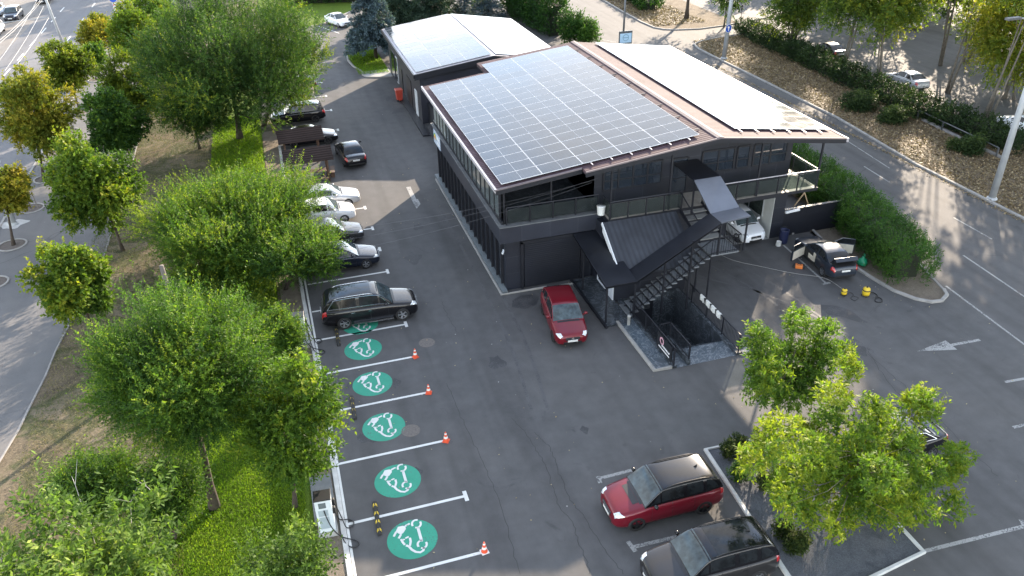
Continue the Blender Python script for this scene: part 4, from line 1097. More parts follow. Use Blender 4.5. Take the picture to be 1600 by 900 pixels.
slope_panels(B, 30.45, RZ(30.45), -1, angR, 3, 2.12, lambda c: 18, 1.13, 37.2, keep=14)
mb = MB()
def mrail(p, q, m=EAVE): mb = MB(); mb.bar(p, q, .05, .045); mb.build('mounting_rail', m, B)
for x in np.arange(15.3, 21.3, 1.13): mrail(rp(x, 36.45, .08), rp(x, 36.95, .08))
for x in np.arange(24.3, 30.3, 1.05): mrail(rp(x, 36.7, .08), rp(x, 37.3, .08))
for y in np.arange(37.6, 57, 2.3): mrail(rp(21.5, y, .06), rp(22.1, y, .06), DARKM)
# terrace and balcony glass railings
def glass_rail(name, label, pts, z0, z1, step=1.2, group='glass balcony railings', gm=None, topm=None):
    o = thing(name, label, 'railing', (pts[0][0], pts[0][1], z0), 0, group)
    q = [np.array(p)-np.array(pts[0]) for p in pts]; h = z1-z0
    mb = MB(); mb.tube([(p[0], p[1], h) for p in q], .035, 6); mb.build('handrail', topm or DARKM, o)
    for a, b in zip(q[:-1], q[1:]):
        ln = np.linalg.norm(b-a); n = max(1, round(ln/step)); u = (b-a)/ln
        for i in range(n+1):
            p = a+(b-a)*i/n
            if i == 0 and a is not q[0]: continue
            mb = MB(); mb.box(p[0]-.03, p[0]+.03, p[1]-.03, p[1]+.03, 0, h); mb.build('post', DARKM, o)
        for i in range(n):
            p0 = a+(b-a)*(i/n)+u*.06; p1 = a+(b-a)*((i+1)/n)-u*.06
            mb = MB(); mb.bar((p0[0], p0[1], h*.5), (p1[0], p1[1], h*.5), .015, h*.78); mb.build('glass_panel', gm or WGL2, o)
    return o
glass_rail('glass_railing', 'dark glass railing along the edge of the terrace above the roller shutter', [(10.75, 37.42), (16.1, 37.42)], 4.172, 5.2)
glass_rail('glass_railing', 'glass railing of the short balcony above the ribbed lean-to roof', [(16.38, 37.4), (16.38, 36.38), (20.75, 36.38)], 4.06, 5.12, 1.1)
MILK = pm('milky_balcony_glass', (.30, .31, .28), .25, .1, 3, spec=.6)
glass_rail('glass_railing', 'sunlit glass railing turning round the right corner balcony', [(22.95, 36.46), (29.68, 36.46), (29.68, 41.4)], 4.06, 5.15, 1.35, topm=EAVE, gm=WGL2)
# stairs, canopies, lean-to
ST = thing('external_staircase', 'dark steel outside staircase climbing from the entrance porch to the balcony', 'staircase', (16.0, 32.5, 0))
def loc(p): return (p[0]-16.0, p[1]-32.1, p[2])
STREAD = pm('grey_stone_tread', (.14, .15, .16), .6, .2, 4); nT = 15; lx0, lx1, lz = 0.0, 4.6, 3.1
for i in range(nT):
    x = lx0+(lx1-lx0)*i/nT; z = lz*(i+1)/(nT+1)
    mb = MB(); mb.bbox(x, x+.30, .0, 1.25, z-.06, z, .01); mb.build('tread', STREAD, ST)
mb = MB()
for y in (.25, 1.0): mb.bar((lx0-.05, y, -.02), (lx1+.1, y, lz-.14), .06, .12)
mb.build('stringer', DARKM, ST)
mb = MB(); mb.box(lx1, lx1+1.65, -.05, 1.45, lz-.08, lz); mb.build('landing', STREAD, ST)
for i in range(5):
    y = 1.45+i*.5; z = lz+.17*(i+1)
    mb = MB(); mb.bbox(lx1+.15, lx1+1.55, y, y+.52, z-.05, z, .01); mb.build('tread', pm('light_tread', (.22, .22, .21), .7, .15, 4) if i == 0 else bpy.data.materials['light_tread'], ST)
mb = MB()
for x in (lx1+.12, lx1+1.58): mb.bar((x, 1.4, lz), (x, 4.2, lz+.98), .05, .22)
mb.build('stringer', DARKM, ST)
mb = MB()
for x, y in ((lx1+.1, .1), (lx1+.1, 1.4)): mb.box(x-.035, x+.035, y-.035, y+.035, 0, lz-.08)
mb.build('support_post', DARKM, ST)
mb = MB()
def balus(a, b, h=1.0, sp=.13):
    a, b = np.array(a, float), np.array(b, float); n = max(2, int(np.linalg.norm((b-a)[:2])/sp))
    mb.bar(a+[0, 0, h], b+[0, 0, h], .05, .04); mb.bar(a+[0, 0, .12], b+[0, 0, .12], .03, .03)
    for i in range(n+1):
        p = a+(b-a)*i/n; mb.bar(p, p+np.array([0, 0, h]), .018, .018)
balus((lx0+.1, -.03, .25), (lx1, -.03, lz), .95, .31); balus((lx1, -.05, lz), (lx1+1.65, -.05, lz)); balus((lx1+1.65, -.05, lz), (lx1+1.65, 1.45, lz)); balus((lx1+1.62, 1.45, lz), (lx1+1.62, 4.2, lz+1)); balus((lx1+.1, 1.45, lz), (lx1+.1, 4.2, lz+1))
mb.build('balustrade', DARKM, ST)
CN = thing('stair_canopy', 'folded dark sheet metal canopy roofing the porch and the outside stairs', 'canopy', (14.7, 32.2, 0))
def cl(p): return (p[0]-14.7, p[1]-32.2, p[2])
mb = MB(); mb.slab([cl((14.55, 32.35, 2.32)), cl((16.35, 32.35, 2.32)), cl((16.35, 37.2, 3.12)), cl((14.55, 37.2, 3.12))], .07); mb.build('porch_sheet', CANOPY, CN)
mb = MB(); mb.slab([cl((16.35, 32.35, 2.36)), cl((20.9, 32.35, 5.03)), cl((20.9, 33.6, 5.03)), cl((16.35, 33.6, 2.36))], .07); mb.build('flight_sheet', CANOPY, CN)
mb = MB(); mb.slab([cl((20.9, 32.35, 5.04)), cl((22.6, 32.35, 5.16)), cl((22.6, 33.5, 5.16)), cl((20.9, 33.5, 5.04))], .07)
mb.slab([cl((20.9, 33.5, 5.05)), cl((22.6, 33.5, 5.16)), cl((22.55, 35.6, 6.12)), cl((20.95, 35.6, 6.10))], .07); mb.build('landing_sheet', CANOPYL, CN)
mb = MB(); mb.slab([cl((20.95, 35.6, 6.10)), cl((22.55, 35.6, 6.12)), cl((22.55, 38.2, 6.15)), cl((20.95, 38.2, 6.13))], .07); mb.build('door_sheet', CANOPY, CN)
mb = MB()
for (x, y, z) in ((14.65, 32.4, 2.28), (14.75, 36.0, 2.9), (16.25, 32.4, 2.3), (17.9, 32.43, 3.3), (19.4, 32.43, 4.2), (20.95, 32.43, 4.9), (22.5, 32.43, 5.05), (21.0, 35.62, 6.05), (22.5, 35.62, 6.05)):
    zb = 4.05 if y > 35.5 and x > 20 else (.1 if x < 16 else (3.1 if x > 20.5 else 0))
    mb = MB(); mb.box(x-14.7-.04, x-14.7+.04, y-32.2-.04, y-32.2+.04, zb, z); mb.build('post', DARKM, CN)
mb = MB()
mb.bar(cl((14.55, 32.38, 2.33)), cl((16.35, 32.38, 2.33)), .06, .10); mb.bar(cl((16.35, 32.38, 2.35)), cl((20.9, 32.38, 4.93)), .06, .10); mb.bar(cl((14.58, 32.35, 2.33)), cl((14.58, 37.2, 3.03)), .06, .10); mb.build('edge_beam', DARKM, CN)
# entrance room under the lean-to
mb = MB(); mb.box(15.95, 20.3, 34.35, 37.99, 0, 2.0); mb.box(15.95, 20.3, 36.35, 37.99, 2.0, 3.85); mb.build('entrance_wall', CLX, B)
mb = MB(); mb.slab([(15.9, 33.45, 2.12), (20.4, 33.45, 2.12), (20.4, 36.28, 4.02), (15.9, 36.28, 4.02)], .08); mb.build('lean_to_roof', SEAM, B)
mb = MB(); mb.add([(15.93, 33.5, 2.05), (15.93, 36.28, 3.92), (15.93, 36.28, 3.45), (15.93, 33.9, 2.02)], [(0, 1, 2, 3)]); mb.bar((15.88, 33.45, 2.09), (15.88, 36.28, 3.99), .05, .2); mb.build('lean_to_cheek', WFRAME, B)
mb = MB(); y0, y1 = 35.4, 36.6
for a in ((15.86, 15.945, 35.4, 35.5, .25, 2.3), (15.86, 15.945, 36.5, 36.6, .25, 2.3), (15.86, 15.945, 35.5, 36.5, .25, .35), (15.86, 15.945, 35.5, 36.5, 2.2, 2.3)): mb.box(*a)
f = mb.build('window', WFRAME, B); mb = MB(); mb.box(15.9, 15.945, 35.5, 36.5, .35, 2.2); mb.build('pane', WGL, f)
mb = MB(); mb.box(15.88, 15.945, 34.4, 35.2, .1, 2.0); mb.build('door', WFRAME, B)
PF = thing('entrance_porch', 'dark tiled porch platform beside the red crossover', 'porch', (14.6, 32.1, 0))
mb = MB(); mb.box(0, 1.4, 0, 5.1, 0, .10); mb.build('platform', TILE, PF)
mb = MB(); mb.box(-.12, -.003, -.1, 5.2, 0, .16); mb.build('edge', DARKM, PF)
# basement entrance
BS = thing('basement_entrance', 'sunken basement entrance lined with dark marble beneath the outside stairs', 'stairwell', (HX0, HY0, 0))
dx, dy = HX1-HX0, HY1-HY0; D = -2.0
mb = MB(); t = .02
mb.box(-.25, 0, -.0, dy+.2, D-.2, .13); mb.box(dx, dx+.3, -.0, dy+.2, D-.2, .13); mb.box(0.003, dx-.003, dy, dy+.2, D-.2, .10)
mb.build('retaining_wall', TILE, BS)
mb = MB(); mb.box(.003, dx-.003, 0, 1.35, -.4, -.02); mb.build('floor', marble('pale_marble_tile', (.085, .105, .125), (.27, .29, .31)), BS)
for i in range(9):
    y = 1.35+i*.28; z = -.02-(i+1)*.21
    mb = MB(); mb.box(.8, dx-.003, y, y+.30, z-.3, z); mb.build('step', TILE, BS)
mb = MB(); mb.box(.003, dx-.003, 1.35+9*.28, dy-.003, D-.2, D); mb.box(.003, .797, 1.352, 1.35+9*.28, D-.2, -.9); mb.build('floor', TILE, BS)
mb = MB(); mb.box(.6, 1.9, dy-.06, dy-.004, D, -.05); d = mb.build('door', DARKM, BS)
mb = MB()
for k in range(4): mb.box(1.2, 1.7, dy-.075, dy-.062, -.5-.09*k, -.46-.09*k)
mb.build('vent', GREYSTEEL, d)
mb = MB(); mb.kerb([(-1.15, 4.6), (-1.15, .06), (-.25, .06)], .16, 0, .14); mb.build('kerb', KERBM, BS); mb = MB(); mb.kerb([(dx+.32, .08), (dx+.62, .08), (dx+.62, .5)], .3, 0, .13); mb.build('kerb', KERBM, BS)
mb = MB(); mb.box(-1.07, -.26, .14, 4.6, .002, .08); mb.build('side_path', marble('blue_marble_tile', (.075, .095, .115), (.25, .28, .30)), BS)
mb = MB(); mb.box(.62, .76, .05, 2.3, -.3, .28); mb.build('inner_wall', TILE, BS)
def rail(name, label, pts, h=1.0, group='black bar railings of the basement entrance', sp=.12):
    o = thing(name, label, 'railing', pts[0], 0, group); q = [np.array(p)-np.array(pts[0]) for p in pts]
    mt = MB(); mbal = MB()
    for a, b in zip(q[:-1], q[1:]):
        mt.bar(a+[0, 0, h], b+[0, 0, h], .05, .04); mbal.bar(a+[0, 0, .1], b+[0, 0, .1], .03, .03)
        n = max(2, int(np.linalg.norm(b-a)/sp))
        for i in range(n+1):
            p = a+(b-a)*i/n; mbal.bar(p+np.array([0, 0, 0.02]), p+np.array([0, 0, h]), .018, .018)
        m2 = max(1, round(np.linalg.norm(b-a)/1.6))
        for i in range(m2+1):
            p = a+(b-a)*i/m2
            if i == 0 and a is not q[0]: continue
            mp = MB(); mp.box(p[0]-.03, p[0]+.03, p[1]-.03, p[1]+.03, 0, h+.02+p[2]) if abs(p[2]) < 9 else 0
            mp.build('post', DARKM, o)
    mt.build('handrail', DARKM, o); mbal.build('balusters', DARKM, o); return o
zr = .132
rail('bar_railing', 'long black bar railing beside the tiled side path of the basement stairs', [(HX0-.12, HY0+.1, zr), (HX0-.12, HY0+4.9, zr)])
rail('bar_railing', 'black bar railing hung with white cloths on the right of the basement stairs', [(HX1+.15, HY0+.1, zr), (HX1+.15, HY1+.1, zr)])
rail('bar_railing', 'short L shaped bar railing in the middle of the basement stairs', [(HX0+.69, HY0+.1, .285), (HX0+.69, HY0+2.2, .285), (HX0+.1, HY0+2.2, .285)], .85)
CLOTH = pm('white_cloth', (.55, .55, .52), .9, .1, 6, bmp=.4)
for i, (y, nm) in enumerate(((29.95, 'white cloth nearest the camera on the black bar railing'), (30.5, 'second white cloth from the near end of the bar railing'), (31.05, 'third white cloth from the near end of the bar railing'), (31.65, 'white cloth farthest along the black bar railing'))):
    mb = MB(); x = HX1+.15; zz = 1.16; n = 7; v = []; f = []
    for k, (ox, z) in enumerate(((-.05, zz-.30), (-.055, zz), (-.02, zz+.02), (.02, zz+.02), (.055, zz), (.06, zz-.38))):
        for j in range(n): v.append((ox+.012*math.sin(j*2+k+i), (j/(n-1)-.5)*.42, z-zz+(.03*math.sin(j*1.3+i) if k in (0, 5) else 0)))
    for k in range(5):
        for j in range(n-1): f.append((k*n+j, k*n+j+1, (k+1)*n+j+1, (k+1)*n+j))
    mb.add(v, f); tag(mb.build('cleaning_cloth', CLOTH, smooth=True, loc=(x, y, zz+.005)), nm, 'cloth', 'cloths on the railing')
# sign on the left basement railing
PINK = pm('pink_print', (.55, .30, .36), .6, .05, 5); BLK = pm('sign_black', (.010, .011, .014), .5, .1, 5); WPR = pm('white_print', (.70, .70, .70), .6, .05, 5)
sg = thing('railing_sign', 'black sign with a pink ring emblem and white lettering on the bar railing', 'sign', (HX0-.19, HY0+.25, .2))
mb = MB(); mb.box(-.02, 0, 0, 1.55, 0, .85); mb.build('board', BLK, sg)
mb = MB(); mb.lathe([(.13, -.03), (.21, -.03), (.21, -.022), (.13, -.022)], 20, (0, 1.05, .58), 'x'); mb.build('emblem', PINK, sg)
mb = MB()
xs = .2
for k, wd in enumerate((.10, .07, .11, .09, .10, .06, .10)): mb.box(-.03, -.021, xs, xs+wd, .30, .40); xs += wd+.035
mb.box(-.03, -.021, .2, 1.35, .12, .19); mb.build('lettering', WPR, sg)
# banner on the left fascia at the rear corner
bn = thing('facade_banner', 'small banner with a rainbow arch and white lettering on the left fascia', 'banner', (10.27, 52.0, 3.2))
mb = MB(); mb.box(-.03, 0, 0, 2.1, 0, .95); mb.build('board', pm('banner_blue_white', (.40, .46, .55), .6, .1, 4), bn)
for k, (c, r_) in enumerate((((.05, .28, .10), .44), ((.75, .50, .04), .34), ((.65, .12, .05), .22))):
    mb = MB(); n = 12; v = []; f = []
    for i in range(n+1):
        a = PI*i/n
        for q in (r_, r_-.11): v.append((-.035-.004*k, 1.62+q*math.cos(a), .35+q*math.sin(a)))
    for i in range(n): f.append((2*i, 2*i+1, 2*i+3, 2*i+2))
    mb.add(v, f); mb.build('arch', pm('arch_colour', c, .6, .05, 4), bn)
mb = MB(); xs = .15
for k in range(6): mb.box(-.045, -.031, xs, xs+.10, .55, .75); mb.box(-.045, -.031, xs, xs+.11, .2, .36); xs += .16
mb.build('lettering', WPR, bn)
# low wall right of the garage
WL = thing('boundary_wall', 'low dark wall closing the gap between garage and clipped hedge', 'wall', (29.1, 38.2, 0))
mb = MB(); mb.box(.003, 4.2, 0, .2, 0, 1.85); mb.build('panel', DARKM, WL)
mb = MB(); mb.bar((.0, -.08, 1.72), (1.0, -.08, 1.78), .14, .12); mb.build('white_tube', WFRAME, WL)
mb = MB(); mb.bar((.6, .6, 1.0), (1.6, .5, 2.6), .06, .06); mb.bar((1.6, .5, 2.6), (2.1, .5, 1.6), .06, .06); mb.build('wooden_prop', pm('raw_timber', (.30, .22, .13), .8, .2, 4), WL)
# ------------------------------------------------------------------ rear building
RB = thing('annex_building', 'single storey dark annex with solar panelled gable roof behind the main building', 'building', (0, 0, 0))
QZ = lambda x: 4.5+.134*(x-11.4) if x <= 18.5 else 5.45-.155*(x-18.5)
mb = MB(); mb.box(11.85, 25.2, 67.3, 84.4, 0, 4.35, 0)
for yy, s in ((67.3, 1), (84.4, -1)):
    mb.add([(11.85, yy, 4.35), (25.2, yy, 4.35), (25.2, yy, QZ(25.2)-.1), (18.5, yy, 5.3), (11.85, yy, QZ(11.85)-.1)], [(0, 1, 2, 3, 4)])
mb.build('wall', cladding('annex_cladding', (.015, .0165, .025), 1, .5, 9, (.014, .015, .02), .03), RB)
def qp(x, y, dz=0): return (x, y, QZ(x)+dz)
mb = MB(); mb.slab([qp(11.4, 67.0), qp(18.5, 67.0), qp(18.5, 84.7), qp(11.4, 84.7)], .14); mb.slab([qp(18.5, 67.0), qp(25.5, 67.0), qp(25.5, 84.7), qp(18.5, 84.7)], .14); mb.build('roof', EAVE, RB)
mb = MB(); mb.slab([qp(11.35, 66.9, -.02), qp(18.5, 66.9, -.02), qp(18.5, 66.99, -.02), qp(11.35, 66.99, -.02)], .5); mb.slab([qp(18.5, 66.9, -.02), qp(25.5, 66.9, -.02), qp(25.5, 66.99, -.02), qp(18.5, 66.99, -.02)], .5); mb.slab([qp(11.28, 66.9, 0), qp(11.39, 66.9, 0), qp(11.39, 84.75, 0), qp(11.28, 84.75, 0)], .35); mb.build('fascia', DARKM, RB)
slope_panels(RB, 11.6, QZ(11.6), 1, math.atan(.134), 3, 2.26, lambda c: 15, 1.13, 67.3, lift=.06)
slope_panels(RB, 25.3, QZ(25.3), -1, math.atan(.155), 3, 2.2, lambda c: 15, 1.13, 67.3, lift=.06)
for (y0, y1, z0, z1, m, nm) in ((69.0, 70.0, .1, 2.4, WFRAME, 'door'), (71.8, 74.2, .05, 2.6, BLACKP, 'door'), (79.0, 79.9, .3, 2.9, WFRAME, 'window'), (80.6, 82.6, .3, 2.9, WGL, 'window'), (76.5, 77.5, .1, 2.4, BLACKP, 'door')):
    mb = MB(); mb.box(11.79, 11.848, y0, y1, z0, z1); f = mb.build(nm, m, RB)
    if nm == 'window': mb = MB(); mb.box(11.77, 11.788, y0+.1, y1-.1, z0+.1, z1-.1); mb.build('pane', WGL, f)
mb = MB(); mb.box(11.2, 11.83, 64, 76, .004, .12); mb.build('step', DARKM, RB)
LK = thing('link_wall', 'dark recessed wall joining the main building and the annex', 'wall', (12.4, 58, 0)); mb = MB(); mb.box(0, 8, -2.6, 9.2, 0, 1.9); mb.build('panel', DARKM, LK)
# ------------------------------------------------------------------ vehicles
P_BLACK = paint('black_car_paint', (.006, .006, .008), .3, .22)
P_NAVY = paint('navy_car_paint', (.010, .014, .026), .4, .22)
P_RED = paint('red_car_paint', (.135, .006, .015), .3, .3)
P_DRED = paint('dark_red_car_paint', (.14, .006, .013), .3, .3)
P_GREY = paint('charcoal_car_paint', (.026, .025, .026), .5, .3)
P_BGREY = paint('blue_grey_car_paint', (.028, .036, .050), .55, .3)
P_SILVER = paint('silver_car_paint', (.42, .43, .45), .5, .3)
P_WHITE = paint('white_car_paint', (.72, .73, .75), 0, .3)
P_DGREY = paint('dark_grey_car_paint', (.035, .036, .040), .5, .3)
GRP = 'cars parked in the charging and visitor bays'
c, h, wbm = place((627, 500), (537, 514), 5.12, 1.95, -1)
car('parked_suv', 'large glossy black SUV with chrome window trim parked across a green charging disc', 'car', 'suv', c, h, P_BLACK, 5.12, 1.96, 1.05, .39, 'silver', trim=CHROME, rails='chrome', group=GRP, axles=(.175, .778), pano=True)
c, h, wbm = place((996, 827), (1095, 802), 4.6, 1.92, +1)
car('parked_suv', 'bright red SUV with a black roof parked beside the gravel planter', 'car', 'suv', c, h, P_RED, 4.6, 1.92, .98, .36, 'dark', roof=P_BLACK, bonnet=BLACKP, rails='black', group=GRP)
ddir = np.array([math.cos(h), math.sin(h)])
c14 = (14.02-2.30+.35, 15.45)
car('parked_suv', 'charcoal grey SUV with a glass roof cut off by the bottom of the photo', 'car', 'suv', (11.85, 16.4), PI-R(1.5), P_GREY, 4.75, 1.93, .98, .36, 'silver', roof=P_BLACK, pano=True, rails='black', group=GRP)
c, h, wbm = place((866, 534), (849, 489), 4.35, 1.80, -1)
car('parked_crossover', 'dark red crossover parked nose out in front of the roller shutter', 'car', 'hatch', c, h, P_DRED, 4.35, 1.82, 1.03, .34, 'dark', group=GRP, trim=None, emblem=True)
c, h, wbm = place((527, 240), (539, 261), 4.75, 1.84, +1)
car('moving_sedan', 'black sedan standing alone in the driving lane facing away', 'car', 'sedan', c, h, P_BLACK, 4.75, 1.84, 1.0, .33, 'dark', detail=1)
def nose(px, L, W, head=0.0, front=True):
    """a car of the left row given by the pixel of its visible end's ground corner (the wheel nearest that end, camera side)"""
    g = G(*px); s = 1 if front else -1
    return (float(g[0])-(.31*L)*1.0, float(g[1])+W/2-.1), head
c, h = nose((573, 419), 4.6, 1.8)
car('parked_sedan', 'dark navy sedan with round headlights beside the large black SUV', 'car', 'sedan', c, h, P_NAVY, 4.6, 1.8, 1.0, .33, 'silver', group=GRP, detail=2)
c, h = nose((550, 380), 4.5, 1.78)
car('parked_sedan', 'dark grey sedan whose nose shows between the white car and navy sedan', 'car', 'sedan', c, h, P_DGREY, 4.5, 1.78, 1.0, .32, 'silver', group=GRP, detail=1)
c, h = nose((539, 348), 4.3, 1.76)
car('parked_hatchback', 'white car half hidden by leaves next to the silver sedan', 'car', 'hatch', c, h, P_WHITE, 4.3, 1.76, .96, .32, 'silver', group=GRP, detail=1)
c, h = nose((545, 323), 4.75, 1.82)
car('parked_sedan', 'silver sedan in the sunlit bay beyond the picnic shelters', 'car', 'sedan', c, h, P_SILVER, 4.75, 1.82, 1.0, .33, 'silver', group=GRP, detail=1)
c, h = nose((513.6, 225), 4.6, 1.8)
car('parked_sedan', 'black sedan standing behind the shingled picnic shelters', 'car', 'sedan', c, h, P_BLACK, 4.6, 1.8, 1.0, .33, 'dark', group=GRP, detail=1)
g = G(494, 191); car('parked_suv', 'black SUV parked nose in with its tail towards the annex', 'car', 'suv', (g[0]-1.45, g[1]+.85), PI, P_BLACK, 4.75, 1.9, .97, .36, 'dark', group=GRP, detail=1)
g = G(484, 144); car('parked_hatchback', 'dark blue hatchback parked nose in beside the person', 'car', 'hatch', (g[0]-1.3, g[1]+.8), PI, P_NAVY, 4.2, 1.76, .95, .32, 'silver', group=GRP, detail=1)
c, h, wbm = place((531, 43.5), (511, 37.5), 4.4, 1.75, -1)
car('parked_sedan', 'white sedan parked alone near the far blue spruces', 'car', 'sedan', c, h, P_WHITE, 4.5, 1.76, 1.03, .31, 'silver', group=GRP, detail=1)
g = G(467, 80); car('parked_sedan', 'silver grey car whose bonnet peeps out of the big tree', 'car', 'sedan', (g[0]-1.3, g[1]+.8), R(-6), P_SILVER, 4.5, 1.76, 1.0, .32, 'silver', group=GRP, detail=1)
c, h, wbm = place((1245, 393.5), (1288, 434), 4.58, 1.80, +1)
car('parked_coupe', 'blue grey coupe with doors and boot open being cleaned by the hedge', 'car', 'coupe', c, h, P_BGREY, 4.6, 1.80, 1.02, .33, 'silver', open_doors=True, open_boot=True)
g = G(1158, 377); car('parked_hatchback', 'white crossover standing in the open garage doorway', 'car', 'hatch', (26.85, 39.75), R(-88), P_WHITE, 4.2, 1.77, 1.02, .33, 'dark', emblem=True)
g = G(1451, 717); car('parked_sedan', 'black sedan half hidden by the leafy planter tree', 'car', 'sedan', (g[0]-1.35, g[1]+.8), R(183), P_BLACK, 4.6, 1.8, 1.0, .33, 'silver', group=GRP, trim=CHROME)
GR = 'vehicles on the outer roads'
car('parked_sedan', 'silver sedan parked across the right road behind the shrubs', 'car', 'sedan', (58.4, 61.8), R(88), P_SILVER, 4.7, 1.82, 1.02, .33, 'dark', group=GR, trim=BLACKP)
car('parked_sedan', 'dark sedan behind the hedge and multi stemmed tree on the right', 'car', 'sedan', (58.0, 73.6), R(92), P_BLACK, 4.6, 1.82, 1.05, .34, 'silver', group=GR, detail=1)
car('parked_sedan', 'white car at the right edge beyond the grey pole', 'car', 'sedan', (58.4, 48.0), R(88), P_WHITE, 4.6, 1.8, 1.0, .33, 'silver', group=GR, detail=1)
car('driving_suv', 'dark blue SUV on the boulevard at the top left', 'car', 'suv', (-33.6, 130.6), R(-90), P_NAVY, 4.6, 1.86, .95, .35, 'silver', group=GR, detail=1)
car('driving_hatchback', 'white hatchback on the boulevard at the left edge', 'car', 'hatch', (-34.0, 121.5), R(-90), P_WHITE, 4.1, 1.74, .95, .31, 'silver', group=GR, detail=1)
car('driving_sedan', 'dark car farthest along the boulevard at the top edge', 'car', 'sedan', (-31.8, 142.5), R(-90), P_NAVY, 4.6, 1.8, 1.0, .33, 'silver', group=GR, detail=1)
car('driving_hatchback', 'light blue car in the top left corner of the boulevard', 'car', 'hatch', (-36.6, 134.5), R(-90), paint('light_blue_paint', (.22, .30, .42), .3, .3), 4.1, 1.74, .95, .31, 'silver', group=GR, detail=1)
for i, (x, y, m, lb) in enumerate(((72, 100, P_WHITE, 'white car in the far right parking lot'), (75, 82, P_SILVER, 'silver car in the far right parking lot behind the trees'), (73.5, 118, P_DGREY, 'dark car in the far lot beyond the traffic island'))):
    car('parked_sedan', lb, 'car', 'sedan', (x, y), R(10+80*i), m, 4.5, 1.78, 1.0, .33, 'silver', group=GR, detail=1)

# ------------------------------------------------------------------ small things on the lot
ORANGE = pm('cone_orange', (.62, .075, .025), .5, .1, 8); WPL = pm('white_plastic', (.66, .66, .64), .45, .06, 8)
def cone(px, label):
    g = G(*px); o = thing('traffic_cone', label, 'cone', (g[0], g[1], .002), random.random()*3, 'orange traffic cones at the bay ends'); o.scale = (.84, .84, .84)
    mb = MB(); mb.bbox(-.17, .17, -.17, .17, 0, .035, .01); mb.build('base', WPL if px[1] > 800 else ORANGE, o)
    mb = MB(); mb.lathe([(.15, .035), (.112, .22)], 18); mb.lathe([(.088, .34), (.062, .46)], 18); mb.lathe([(.046, .54), (.03, .60), (.001, .605)], 18); mb.build('cone', ORANGE, o, smooth=True)
    mb = MB(); mb.lathe([(.112, .22), (.088, .34)], 18); mb.lathe([(.062, .46), (.046, .54)], 18); mb.build('band', WPL, o, smooth=True)
cone((649, 558), 'orange cone farthest up the row of charging bays'); cone((670, 614), 'orange cone second from the far end of the row')
cone((697, 689), 'orange cone third from the far end of the row'); cone((757, 862), 'orange cone nearest the bottom of the photo')
RUB = pm('black_rubber', (.018, .018, .018), .75, .25, 10); YEL = pm('yellow_plastic', (.60, .42, .02), .5, .1, 8)
YWORN = worn_paint('worn_yellow', (.42, .30, .03), (.03, .03, .03), .9)
for (a, b, lb, ym) in (((525, 514), (530, 541), 'worn rubber wheel stop by the rear wheel of the large black SUV', YWORN), ((549, 620), (555, 656), 'rubber wheel stop in the middle of the charging bays', YWORN), ((585, 785), (594, 837), 'yellow striped rubber wheel stop near the front charger', YEL)):
    p, q = np.array(G2(*a)), np.array(G2(*b)); m_ = (p+q)/2; d = q-p; ln = np.linalg.norm(d)
    o = thing('wheel_stop', lb, 'wheel stop', (m_[0], m_[1], .003), math.atan2(d[1], d[0]), 'rubber wheel stops')
    mb = MB(); v = []
    for x in (-ln/2, -ln/2+.05, ln/2-.05, ln/2):
        e = .02 if abs(x) > ln/2-.01 else 0
        v += [(x, -.09, 0), (x, -.05+e*.5, .10-e), (x, .05-e*.5, .10-e), (x, .09, 0)]
    f = [(4*i+k, 4*i+k+1, 4*i+k+5, 4*i+k+4) for i in range(3) for k in range(3)]+[(0, 1, 2, 3)[::-1], (12, 13, 14, 15)]
    mb.add(v, f); mb.build('rubber_body', RUB, o)
    n = 4
    for k in range(n):
        x = -ln/2+ln*(k+.5)/n
        for s in (-1, 1):
            mb = MB(); w_ = .07; y0, y1 = s*.052, s*.088
            mb.add([(x-w_, y0, .100), (x+w_, y0, .100), (x+w_, y1, .012), (x-w_, y1, .012)], [(0, 1, 2, 3) if s < 0 else (3, 2, 1, 0)])
            mb.add([(x-w_, s*.02, .104), (x+w_, s*.02, .104), (x+w_, s*.053, .104), (x-w_, s*.053, .104)], [(0, 1, 2, 3) if s > 0 else (3, 2, 1, 0)]); mb.build('reflector', ym, o)
CABW = pm('charger_white', (.55, .60, .64), .45, .06, 3); CABG = pm('charger_grey_panel', (.30, .36, .40), .4, .08, 3); CABLE = pm('black_cable', (.012, .012, .014), .5, .1, 8)
